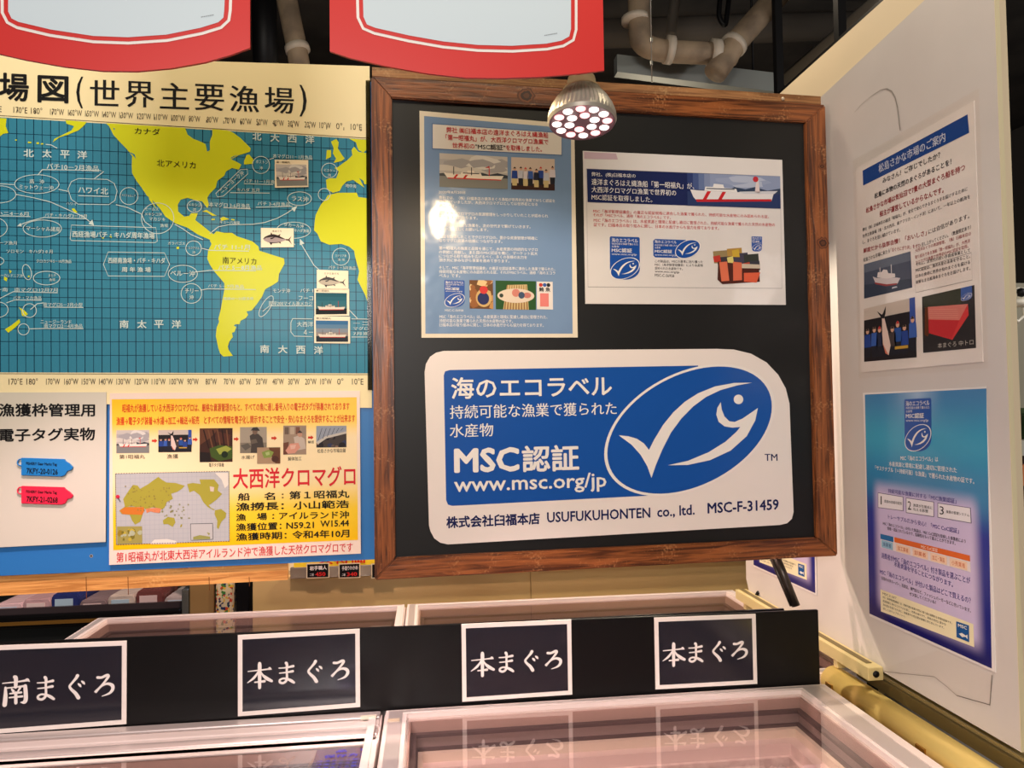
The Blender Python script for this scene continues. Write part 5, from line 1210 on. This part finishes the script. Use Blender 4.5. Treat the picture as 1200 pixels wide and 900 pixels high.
def sea_ship(pr):
    q_ = lf.pts([(1012.6, 309.8), (1067.2, 294.5), (1069.2, 337), (1012.8, 350)]); g = quad(q_); qrect(pr, g, 0, 0, 1, 1, ink((70, 78, 98)), 1); qrect(pr, g, 0, 0, 1, .25, ink((96, 104, 122)), 1.3); qpoly(pr, g, [(0, .6), (1, .75), (1, 1), (0, 1)], ink((50, 60, 80)), 1.3)
    qpoly(pr, g, [(.2, .42), (.3, .5), (.7, .62), (.78, .66), (.72, .8), (.5, .76), (.26, .62)], ink((206, 196, 200)), 1.6); qpoly(pr, g, [(.24, .6), (.5, .74), (.72, .78), (.7, .82), (.48, .79), (.26, .66)], ink((150, 60, 64)), 1.9)
    qpoly(pr, g, [(.3, .48), (.32, .34), (.4, .36), (.44, .3), (.52, .34), (.54, .44), (.68, .5), (.68, .6), (.5, .58)], ink((222, 212, 212)), 2.2)
    for u in (.36, .6): qrect(pr, g, u, .22, u + .015, .5, ink((210, 204, 206)), 2.4)
    qpoly(pr, g, [(.62, .86), (.7, .86), (.72, .9), (.6, .9)], ink((190, 196, 206)), 1.6)
lp.part('ship_photograph', sea_ship)
lp.part('tuna_photograph', lambda pr: ph_crowd(pr, lf.pts([(1012.6, 362), (1072.4, 348), (1074.4, 418.8), (1012.8, 424)]), 1))
lp.part('fillet_photograph', lambda pr: ph_block(pr, lf.pts([(1080.6, 348), (1142, 334), (1144, 407.7), (1082, 413.6)]), 1))
lp.part('text_frame', lambda pr: pr.line(lf.pts([(1072.5, 316), (1138.5, 296), (1139.5, 328), (1073, 343)]), .0013, ink((150, 144, 140)), 1, True))

# purple-blue poster
PC = [(1012, 460.5), (1157.5, 453), (1164, 787), (1018, 721.5)]
pp = Poster('eco_poster', 'blue and lilac poster with a tall fish label, nearest on the white panel', 'poster', RP, PC, .0015, mat('poster_edge_white', (230, 224, 222), .3), off=.0002)
ppf = pp.f
IN = [(1013.6, 462.5), (1156, 455.2), (1162.4, 783.5), (1019, 719)]
zz = [p.y for p in ppf.pts(IN)]; xx = [p.x for p in ppf.pts(IN)]
PG = vgrad('poster_blue_blend', [(0, (26, 24, 100)), (.12, (34, 38, 128)), (.45, (50, 60, 150)), (.62, (52, 130, 180)), (.8, (66, 160, 196)), (1, (70, 130, 180))], max(zz) - min(zz), .2, min(zz))
# printed lilac glow in the middle and pale flare behind the label
nt, N, L, b = nodes_of(PG)
src = b.inputs['Base Color'].links[0].from_socket
sp = [n for n in N if n.type == 'SEPXYZ'][0]
gl = [p for p in ppf.pts([(1024, 570), (1150, 577), (1152, 758), (1026, 716)])]
gx0, gx1 = (gl[0].x + gl[3].x) / 2, (gl[1].x + gl[2].x) / 2; gz1, gz0 = (gl[0].y + gl[1].y) / 2, (gl[2].y + gl[3].y) / 2
def edge(sock, c, hw, soft):
    a1 = N.new('ShaderNodeMath'); a1.operation = 'SUBTRACT'; a1.inputs[1].default_value = c; L.new(sock, a1.inputs[0])
    a2 = N.new('ShaderNodeMath'); a2.operation = 'ABSOLUTE'; L.new(a1.outputs[0], a2.inputs[0])
    a3 = N.new('ShaderNodeMapRange'); a3.interpolation_type = 'SMOOTHSTEP'; a3.inputs[1].default_value = hw - soft; a3.inputs[2].default_value = hw + soft; a3.inputs[3].default_value = 1; a3.inputs[4].default_value = 0; L.new(a2.outputs[0], a3.inputs[0]); return a3.outputs[0]
ex = edge(sp.outputs[0], (gx0 + gx1) / 2, (gx1 - gx0) / 2 - .012, .02); ez = edge(sp.outputs[2], (gz0 + gz1) / 2, (gz1 - gz0) / 2 - .008, .025)
mu = N.new('ShaderNodeMath'); mu.operation = 'MULTIPLY'; L.new(ex, mu.inputs[0]); L.new(ez, mu.inputs[1])
mx = N.new('ShaderNodeMix'); mx.data_type = 'RGBA'; L.new(mu.outputs[0], mx.inputs[0]); L.new(src, mx.inputs[6]); mx.inputs[7].default_value = lin((206, 190, 226))
fc = ppf.px(1075, 462)
fx = edge(sp.outputs[0], fc.x, .03, .07); fz = edge(sp.outputs[2], fc.y, .02, .08)
m2 = N.new('ShaderNodeMath'); m2.operation = 'MULTIPLY'; L.new(fx, m2.inputs[0]); L.new(fz, m2.inputs[1])
x2 = N.new('ShaderNodeMix'); x2.data_type = 'RGBA'; L.new(m2.outputs[0], x2.inputs[0]); L.new(mx.outputs[2], x2.inputs[6]); x2.inputs[7].default_value = lin((200, 214, 230))
L.new(x2.outputs[2], b.inputs['Base Color'])
pp.part('printed_ground', lambda pr: pr.poly(ppf.pts(IN), PG, 1))
pp.part('eco_logo', lambda pr: logo_tall(pr, quad(ppf.pts([(1060, 468), (1091.6, 466.4), (1092, 530), (1060.6, 528.5)])), 2))
def pw(pr):
    for a_ in (('MSC「海のエコラベル」は', 1055.6, 536.6, 1099.6, 538.2, 6), ('水産資源と環境に配慮し適切に管理された', 1042, 543.2, 1121.6, 551, 6), ('「サステナブル（＝持続可能）な漁業」で獲られた水産物の証です。', 1026, 548, 1142, 564, 6.2)): ppf.text(pr, *a_, INKW, .01, 2)
pp.part('white_lettering', pw)
def pv(pr):
    V_ = ink((58, 48, 130))
    for a_ in (('持続可能な漁業に対する「MSC漁業認証」', 1041, 575, 1121, 587.4, 5.6), ('トレーサブルだから安心！「MSC CoC認証」', 1041, 605.2, 1124, 622.4, 5.8), ('消費者がMSC「海のエコラベル」付き製品を選ぶことが', 1033, 650.6, 1137.4, 680.6, 7.4), ('水産資源を守ることにつながります。', 1048, 660.4, 1117, 685, 6.4), ('MSC「海のエコラベル」が付いた製品はどこで買えるの？', 1031.4, 669.6, 1138, 704, 7)): ppf.text(pr, *a_, V_, .012, 2)
pp.part('violet_lettering', pv)
def pk(pr):
    for a_ in (('MSC「海のエコラベル」の付いた製品は、MSC CoC認証を取得した事業者により', 1035, 613.2, 1132, 634.4, 4.2), ('管理・認証されているので、信頼性をもって選ぶことができます。', 1040, 619, 1120, 636.6, 4.2), ('全国の大手スーパー、百貨店、専門店など、フィッシュバーガーなどに付いています。', 1033, 677, 1138, 715.6, 4.4), ('ぜひ探してくださいね！', 1066, 695.5, 1097, 706, 4.2)): ppf.text(pr, *a_, INKB, .008, 2)
pp.part('small_lettering', pk)
def boxes(pr):
    for k, (q_, tx, l1, l2) in enumerate((([(1029, 577), (1059, 582), (1059, 599), (1029, 595)], '1', '資源の持続可能性', None), ([(1062, 583), (1095, 588), (1095, 606), (1062, 601)], '2', '漁業が生態系に', '与える影響'), ([(1099, 589), (1138, 595), (1139, 613.4), (1099, 606.4)], '3', '漁業の管理システム', None))):
        g = quad(ppf.pts(q_)); qrect(pr, g, 0, 0, 1, 1, ink((96, 84, 120)), 2); qrect(pr, g, .02, .04, .98, .96, ink((232, 226, 232)), 2.5); qtext(pr, g, tx, .12 if tx == '1' else .07, .48, .16 if tx == '1' else .2, .55, INKB, 3)
        qtext(pr, g, l1, .27, .42 if l2 else .5, .95, .2, INKB, 3, .01)
        if l2: qtext(pr, g, l2, .27, .68, .8, .2, INKB, 3, .01)
pp.part('numbered_boxes', boxes)
def bars(pr):
    g = quad(ppf.pts([(1032, 625.4), (1137, 651), (1138, 670.6), (1032.4, 641.4)])); qrect(pr, g, 0, 0, 1, 1, ink((226, 214, 216)), 2)
    qrect(pr, g, 0, 0, .17, .38, ink((44, 110, 170)), 2.5); qrect(pr, g, .18, .0, 1, .36, ink((222, 106, 50)), 2.5); qrect(pr, g, .01, .42, .16, .98, ink((150, 190, 216)), 2.5)
    for k in range(4): qrect(pr, g, .2 + .2 * k, .44, .37 + .2 * k, .96, ink((240, 204, 178)), 2.5); qtext(pr, g, ('加工業者', '卸業者', '加工・製造', '小売業者')[k], .22 + .2 * k, .7, .35 + .2 * k, .3, ink((206, 100, 50)), 3)
    qtext(pr, g, '漁業者', .03, .7, .14, .3, ink((44, 80, 130)), 3); qtext(pr, g, 'MSC CoC認証', .5, .18, .68, .24, INKW, 3)
pp.part('supply_chain_bar', bars)
def cbox(pr):
    g = quad(ppf.pts([(1032, 690.4), (1141, 731.4), (1142, 758.4), (1032.6, 716.4)])); qrect(pr, g, 0, 0, 1, 1, ink((238, 226, 190)), 2)
    for k, s_ in enumerate(('MSCとは？', 'MSC（海洋管理協議会）は、持続可能な漁業の普及に取り組む国際的な非営利団体です。', '認証制度と海のエコラベルを通じ、世界の海を守り、将来の世代に豊かな', '海の恵みを届けるために、漁業者や小売企業の皆様と共に歩んでいます。', '詳しくはウェブサイトへ')): qtext(pr, g, s_, .03, .14 + .17 * k, (.2, .8, .74, .72, .3)[k], .11, ink((60, 56, 50)), 2.5, .008)
    g = quad(ppf.pts([(1121, 728), (1136, 733), (1136.4, 752.6), (1121.4, 746.6)])); qrect(pr, g, 0, 0, 1, 1, ink((26, 84, 150)), 3); qtext(pr, g, 'MSC', .15, .2, .85, .2, INKW, 3.5, .02); qpoly(pr, g, [(.2, .72), (.45, .6), (.72, .68), (.88, .58), (.88, .86), (.72, .76), (.45, .86)], INKW, 3.5)
pp.part('about_box', cbox)
# a second print of the same poster further back on the panel
def copy_tree(o_, parent=None):
    c = o_.copy(); COL.objects.link(c); c.parent = parent
    for ch in list(o_.children): copy_tree(ch, c)
    return c
p2 = copy_tree(pp.root)
dst = RP.px(956.5, 697.5); srcp = RP.px(1164, 787)
p2.location = pp.root.location + RP.x * (dst.x - srcp.x) + Vector((0, 0, dst.y - srcp.y))
p2['label'] = 'blue and lilac poster whose lower corner shows beneath the framed board, farther along the panel'
pp.root['group'] = p2['group'] = 'eco posters on the white panel'
# torn film hanging under the purple poster
s = S3(); l_ = [RP.px(*p) for p in ((1026, 786), (1096, 793), (1112, 806), (1122, 815), (1161, 826), (1163.5, 791), (1100, 762))]
tf = thing('film_scrap', 'torn end of clear film sticking out below the lower right poster', 'film', RP.o + RP.x * l_[4].x + Vector((0, 0, l_[4].y)) + Vector((-.0012, 0, 0)), RP.rz)
pr = Pr(); pr.poly([(p - l_[4]) for p in l_], glass('film_haze', (253, 252, 251), .15, .2), 1); pr.build('film', tf)
pr = Pr(); pr.line([(p - l_[4]) for p in l_[3:6]], .002, ink((110, 100, 96)), 2); pr.line([(p - l_[4]) for p in l_[:4]], .0014, ink((150, 140, 134)), 2); pr.build('film_edge', tf)
tag(S3().tube([RP.o + RP.x * RP.px(886.5, 699).x + Vector((-.003, 0, RP.px(886.5, 699).y)), RP.o + RP.x * RP.px(889.5, 694).x + Vector((-.003, 0, RP.px(889.5, 694).y))], .006, STEEL, 8).build('cable_clip'), 'small black clip low on the back end of the white panel', 'clip')

# ================================================================== HANGING RED SIGNS AND LED LAMP
HS = Fr((0, 1.2, 0), 0)
REDM = mat('sign_red', (206, 44, 40), .4); PALE = mat('sign_pale_blue', (206, 220, 228), .3)
def red_sign(label, xl, xr, yl, yr, bot, inner):
    """bot: (x, y) points of the curved lower edge; inner: half the pale panel's outline"""
    B = HS.pts(bot); cx = (B[0].x + B[-1].x) / 2; zb = min(p.y for p in B); top = 2.62
    t = thing('hanging_sign', label, 'sign', (cx, 1.2, zb), 0, 'red hanging price signs')
    f = Fr((cx, 1.2, zb), 0)
    O_ = [(p.x - cx, p.y - zb) for p in B] + [(B[-1].x - cx, top - zb), (B[0].x - cx, top - zb)]
    S3().prism(O_, (0, .005), REDM).build('red_board', t)
    def out(pr, grow, M, lev):
        l = f.pts(inner); c = Vector((sum(p.x for p in l) / len(l), sum(p.y for p in l) / len(l)))
        mid = (min(p.x for p in l) + max(p.x for p in l)) / 2
        q_ = []
        for i, p in enumerate(l):
            a_, b_ = l[max(i - 1, 0)], l[min(i + 1, len(l) - 1)]; d = (b_ - a_).normalized(); q_.append(p + Vector((d.y, -d.x)) * grow)
        pr.poly(q_ + [Vector((q_[-1].x, top - zb - .05 + grow)), Vector((q_[0].x, top - zb - .05 + grow))], M, lev)
    pr = Pr(); out(pr, .0115, INKW, 1); out(pr, .0068, REDM, 2); pr.build('white_outline', t)
    pr = Pr(); out(pr, 0, PALE, 3); pr.build('pale_panel', t)
    pr = Pr(); e_ = inner[-4]; [pr.line(f.pts([(e_[0] - 20 + 1.7 * k, e_[1] - 6 - .3 * k), (e_[0] - 19 + 1.7 * k, e_[1] - 6.2 - .3 * k)]), .0016, ink((120, 126, 130)), 4) for k in range(9)]; pr.build('fine_print', t)
    for x in (-.16, .16): S3().tube([(x, .0025, top - zb - .01), (x, .0025, 4.4 - zb)], .0012, mat('wire_steel'), 6).build('hanging_wire', t)
bot1 = [(-34, 54), (-10, 61), (30, 70), (75, 78), (120, 83), (160, 83.5), (200, 80), (240, 73), (270, 64.5), (293, 56)]
inn1 = [(10, 0), (10, 14), (14, 22), (22, 26), (60, 35), (110, 42.5), (150, 44), (195, 41), (235, 33), (256, 26.5), (262, 21), (263, 12), (263.5, 0)]
red_sign('red hanging sign with a pale blue panel, above the map', -34, 293, 54, 56, bot1, inn1)
bot2 = [(386.5, 60), (410, 68), (450, 77), (500, 86), (545, 91), (590, 91.5), (635, 90), (680, 86), (708, 82.5)]
inn2 = [(425.5, 0), (426, 20), (430, 29), (440, 33), (480, 42), (520, 49), (560, 53), (600, 54), (640, 51.5), (658, 48), (667, 43), (669, 34), (669, 0)]
red_sign('red hanging sign with a pale blue panel, above the framed board and LED lamp', 386, 708, 60, 82, bot2, inn2)

# LED reflector lamp
c0 = P3(682, 143.5, 1.30); rad_ = .0645
LZ = c0.z
lampt = thing('led_lamp', 'silver finned LED reflector lamp glowing pinkish white below the red sign', 'lamp', (c0.x, 1.30, LZ))
lampt.rotation_euler = (rad(-8), rad(2), 0)
s = S3()
prof = [(.0615, -.002), (rad_, .004), (rad_ * .985, .015), (.0585, .029), (.05, .044), (.042, .054), (.037, .061)]
N_ = 96; t_ = bmesh.new(); rings = []
for (r, z) in prof:
    rings.append([t_.verts.new(((r - (.0022 if (k % 2 and .01 < z < .058) else 0)) * cos(2 * pi * k / N_), (r - (.0022 if (k % 2 and .01 < z < .058) else 0)) * sin(2 * pi * k / N_), z)) for k in range(N_)])
for a_, b_ in zip(rings, rings[1:]):
    for k in range(N_): t_.faces.new((a_[k], a_[(k + 1) % N_], b_[(k + 1) % N_], b_[k]))
t_.faces.new(rings[-1])
bmesh.ops.recalc_face_normals(t_, faces=list(t_.faces)); s._add(t_, mat('lamp_silver', (196, 188, 172), .35, .5)); s.build('finned_shell', lampt)
S3().lathe([(.0001, .0), (.058, .0), (.0615, -.002), (.0615, .004), (.0001, .004)], (0, 0, 0), mat('lamp_face', (150, 112, 122), .35), 48, False).build('lamp_face', lampt)
lface = [c for c in lampt.children if c.name.startswith('lamp_face')][0]
S3().lathe([(.037, .061), (.0355, .066), (.028, .069), (.0265, .086), (.0255, .09)], (0, 0, 0), mat('lamp_collar', (226, 208, 168), .4), 40).build('collar', lampt)
S3().lathe([(.022, .09), (.023, .1), (.02, .15), (.012, .158)], (0, 0, 0), STEEL, 24).build('socket', lampt)
S3().tube([(0, 0, .155), (0, .0, 4.4 - LZ)], .004, STEEL, 8).build('cord', lampt)
pos = [(.047 * cos(rad(15 + 30 * k)), .047 * sin(rad(15 + 30 * k))) for k in range(12)] + [(.0245 * cos(rad(30 + 60 * k)), .0245 * sin(rad(30 + 60 * k))) for k in range(6)]
for k, (x, y) in enumerate(pos):
    pk_ = k % 5 in (1, 3)
    S3().lathe([(.0001, -.0035), (.006, -.003), (.0088, -.0012), (.0092, .0)], (x, y, 0), mat('led_pink' if pk_ else 'led_white', (255, 190, 190) if pk_ else (255, 246, 240), .4, emit=(255, 176, 176) if pk_ else (255, 240, 232), estr=2.0), 18, False).build('led_lens', lface)
lo = light('lamp_beam', 'SPOT', (c0.x, 1.30, LZ - .008), (c0.x, 1.32, 0), 80, PINK, .045, 72, .4); lo.parent = None

# ================================================================== FAR FIXTURES BEHIND THE FREEZERS
# shelf unit with the beige front and price rail
YS = 2.97
t = thing('display_shelf', 'beige-fronted display shelf behind the rear freezers, under the framed board', 'shelf', (.75, YS, 0))
fs = Fr((.75, YS, 0), 0)
x0 = fs.px(296, 690).x; x1 = 1.5
S3().box((x0, 0, .0), (x1, .03, .955), mat('beige_front', (206, 176, 116), .5), .002).build('front_panel', t)
S3().box((x0 - .02, 0.02, .955), (x1, .42, .975), mat('shelf_cream', (200, 180, 140), .5)).build('shelf_board', t)
zr0, zr1 = fs.px(400, 677).y, fs.px(400, 662).y
S3().box((fs.px(341, 660).x, -.02, zr0 + .006), (x1, -.004, zr1), mat('price_rail', (150, 138, 120), .25, .5), .003).build('price_rail', t)
S3().box((fs.px(345, 660).x, -.012, zr1), (x1, -.008, zr1 + .05), mat('yellow_card', (246, 214, 40), .5)).build('promo_strip', t)
pr = Pr(); f2 = Fr((.75, YS - .014, 0), 0)
f2.text(pr, '大特価', 372, 656.5, 428, 655, 10, ink((206, 50, 30)), .02, 1); o = pr.build('promo_lettering', t); o.location = (0, -.014, 0)
S3().box((fs.px(622, 690).x - .001, -.002, .6), (fs.px(622, 690).x + .001, .0, .955), ink((150, 124, 76))).build('panel_joint', t)
def ptag(label, cx, w_, a_, b_):
    f = Fr((0, YS - .021, 0), 0)
    P = Poster('price_tag', label, 'price tag', f, [(cx - w_ / 2, 660.5), (cx + w_ / 2, 659.5), (cx + w_ / 2, 677), (cx - w_ / 2, 678)], .002, mat('tag_rim', (222, 206, 170), .4), 'black price tags on the shelf rail')
    P.part('tag_face', lambda pr: pr.poly(P.f.pts([(cx - w_ / 2 + 1.2, 661.6), (cx + w_ / 2 - 1.2, 660.6), (cx + w_ / 2 - 1.2, 676), (cx - w_ / 2 + 1.2, 676.8)]), INKB, 1))
    P.part('lettering', lambda pr: (P.f.text(pr, a_, cx - w_ / 2 + 4, 666, cx + w_ / 2 - 3, 665, 5, INKW, .02, 2), P.f.text(pr, b_, cx - 3, 673, cx + 9, 672.6, 4.6, ink((206, 40, 36)), .03, 2), P.f.text(pr, '二個', cx - w_ / 2 + 4, 673.6, cx - 5, 673.4, 3, INKW, .01, 2)))
ptag('black price tag reading 岩手職人 on the shelf rail', 372.5, 27, '岩手職人', '450')
ptag('black price tag reading 手造りわかめ, right of the other legible tag', 409.5, 25.5, '手造りわかめ', '340')
ptag('black price tag half hidden by the frame, third along the shelf rail', 446, 22, '三陸わかめ', '380')
for x in (520, 575, 640, 700): pass

# black refrigerated case with packs, far left
YB = 3.15
fc_ = Fr((0, YB, 0), 0)
bx1 = fc_.px(214, 700).x
t = thing('refrigerated_case', 'low black refrigerated case behind the rear freezers at the far left', 'refrigerator', (bx1 - .8, YB, 0))
zc = fc_.px(100, 711).y
S3().box((-1.0, 0, 0), (.8, .7, zc - .06), mat('case_black', (26, 30, 30), .3), .004).build('case_body', t)
S3().box((-1.0, -.02, zc - .075), (.8, .02, zc - .02), BLACKG, .008).build('bumper_nose', t)
S3().box((-1.0, -.024, zc - .058), (.8, -.0185, zc - .044), mat('gold_highlight', (206, 150, 70), .3, .8)).build('gold_highlight', t)  # highlight along the nose, put in as a gold-coloured strip
S3().box((-1.0, 0.0, zc - .02), (.8, .012, zc + .005), mat('case_glass', (60, 52, 54), .1)).build('front_lip', t)
tag(S3().box((bx1 + .002, YB - .02, .0), (bx1 + .03, YB + .05, zc + .06), mat('chrome_post', (196, 206, 206), .15, .9), .004).build('corner_post'), 'shiny chrome post at the right end of the black case', 'post')
random.seed(21)
pack_cols = [(226, 190, 190), (200, 160, 160), (44, 54, 110), (140, 120, 120), (206, 190, 176), (120, 70, 66), (190, 176, 170), (96, 84, 90)]
names = ['pale pink-labelled fish pack at the far left of the black case', 'reddish fish pack second in the black case', 'navy-topped fish pack in the middle of the black case', 'grey film-wrapped fish pack right of the navy one', 'cream film-wrapped fish pack farther right in the black case', 'dark red fish pack close to the right end of the black case', 'pale grey fish pack at the right end of the black case']
for k in range(7):
    c = pack_cols[k]; px0 = -10 + k * 33.4
    a_ = fc_.px(px0 + 14, 700)
    t2 = thing('fish_pack', names[k], 'food pack', (a_.x, YB + .13, zc - .0585), 0, 'wrapped fish packs in the black case')
    hgt = .075 + .015 * (k % 3)
    S3().prism([(-.05, 0), (.05, 0), (.056, hgt - .02), (.046, hgt), (-.046, hgt), (-.056, hgt - .02)], (-.09, .09), wavy(mat('pack_%d' % k, c, .25), 30, .4, .01), bev=.004).build('tray', t2)
    S3().box((-.04, -.092, hgt * .35), (.03, -.0895, hgt * .8), mat('pack_label_%d' % (k % 2), ((180, 206, 220), (232, 206, 200))[k % 2], .4)).build('label', t2)

# posts and the patterned bag between the case and the shelf
tag(S3().box((max(fc_.px(222, 690).x, bx1 + .034), YB - .02, 0), (fc_.px(252, 690).x, YB + .05, 1.35), mat('tan_post', (150, 118, 70), .6), .003).build('tan_post'), 'tan flat post between the black case and the patterned bag', 'post')
a_, b_ = fc_.px(279, 690).x, fc_.px(294, 690).x
tag(S3().box((a_, YB - .03, 0), (b_, YB + .04, 1.35), STEEL, .003).build('black_post'), 'black upright post between the patterned bag and the beige shelf front', 'post')
a_, b_ = fc_.px(255, 690).x, fc_.px(277, 690).x
cb = mat('confetti_print', (222, 206, 166), .4)
nt, N, L, b = nodes_of(cb)
vo = N.new('ShaderNodeTexVoronoi'); vo.inputs['Scale'].default_value = 110
tc = N.new('ShaderNodeTexCoord'); L.new(tc.outputs['Object'], vo.inputs[0])
cr = N.new('ShaderNodeValToRGB'); cr.color_ramp.interpolation = 'CONSTANT'
sx = N.new('ShaderNodeSeparateColor'); L.new(vo.outputs['Color'], sx.inputs[0]); L.new(sx.outputs[0], cr.inputs[0])
for i_k, (p_, c_) in enumerate(((0, (222, 206, 166)), (.55, (206, 70, 40)), (.65, (232, 190, 60)), (.75, (40, 50, 90)), (.85, (70, 130, 60)), (.92, (222, 206, 166)))):
    e_ = cr.color_ramp.elements[i_k] if i_k < 2 else cr.color_ramp.elements.new(p_)
    e_.position = p_; e_.color = lin(c_)
L.new(cr.outputs[0], b.inputs['Base Color'])
t = thing('patterned_bag', 'tall cream bag with multicoloured flecks hanging between the two posts', 'bag', ((a_ + b_) / 2, YB - .01, .55))
S3().box((-.012, -.012, -.55), (.012, .022, .01), STEEL).build('stand_post', t)
hw = (b_ - a_) / 2
S3().tube([(0, .02, .69), (0, .02, .78), (hw - .001, .02, .79)], .004, STEEL, 8).build('hanger_hook', t)
S3().prism([(-hw, 0), (hw, 0), (hw * .8, .2), (hw * .98, .36), (hw * .9, .7), (-hw * .9, .7), (-hw, .3)], (-.02, .03), cb, bev=.006).build('bag_body', t)

# ---- dim things beyond the right edge of the panel
t = thing('far_shelf', 'dim shelf with goods beyond the right edge of the white panel', 'shelf', (2.95, 3.1, 0))
S3().box((-.5, 0, 0), (.6, .4, 1.22), mat('dim_wood', (70, 52, 40), .6)).build('base_cabinet', t)
S3().box((-.5, -.02, 1.22), (.6, .4, 1.315), mat('dim_orange', (190, 110, 60), .6)).build('front_board', t)
S3().box((-.5, -.02, 1.36), (.6, .4, 1.43), mat('dim_grey', (170, 170, 156), .6)).build('shelf_board', t)
S3().box((-.45, .05, 1.3155), (.55, .35, 1.3595), mat('dim_wood')).build('spacer', t)
S3().box((-.5, .402, 0), (.6, .43, 2.25), mat('dim_panel', (150, 146, 128), .6)).build('back_panel', t)
for k in range(2):
    S3().prism([(-.05, 0), (.05, 0), (.056, .12), (.03, .15), (-.03, .15), (-.056, .12)], (-.05, .05), mat('jar_%d' % (k % 3), ((70, 40, 36), (60, 84, 50), (40, 40, 48))[k % 3], .4), bev=.006).build('goods_jar')
    o = bpy.data.objects['goods_jar' if k == 0 else 'goods_jar.%03d' % k]; o.location = (2.775 + .13 * k, 3.2, 1.4325)
    tag(o, ('dark red jar on the dim shelf, nearest the panel edge', 'green jar second on the dim shelf beyond the panel')[k], 'jar', 'jars on the dim shelf')
t = thing('pole', 'slim grey pole beyond the right edge of the white panel', 'pole', (P3(1181, 300, 1.7).x, 1.7, 0))
S3().tube([(0, 0, 0), (0, 0, P3(1181, 90, 1.7).z)], .008, mat('pole_grey', (150, 150, 146), .4, .5), 12).build('pole_shaft', t)
S3().lathe([(.0001, 0), (.06, 0), (.055, .01), (.0001, .014)], (0, 0, 0), STEEL, 24, False).build('pole_foot', t)
a_ = P3(1192, 355, 2.6)
t = thing('track_camera', 'small white rounded fixture with black knob beyond the panel edge', 'fixture', (a_.x, 2.6, a_.z))
MW = mat('fixture_white', (226, 222, 206), .4)
S3().lathe([(.0001, -.018), (.03, -.016), (.042, -.006), (.042, .004), (.03, .012), (.0001, .014)], (0, 0, 0), MW, 28, False).build('white_collar', t)
S3().lathe([(.0001, .012), (.024, .016), (.03, .036), (.024, .056), (.0001, .064)], (.006, 0, 0), MW, 24, False).build('white_head', t)
S3().lathe([(.0001, -.02), (.014, -.014), (.018, 0), (.014, .014), (.0001, .02)], (.0, -.02, .038), STEEL, 20, False).build('black_knob', t)
S3().tube([(-.022 + .03 * 0, 0, -.016), (-.03, 0, -.05), (0, 0, -.075), (.03, 0, -.05), (.026, 0, -.014)], .006, MW, 8).build('wire_loop', t)
S3().tube([(0, .02, 0), (0, .02, 4.4 - a_.z)], .006, STEEL, 8).build('drop_rod', t)
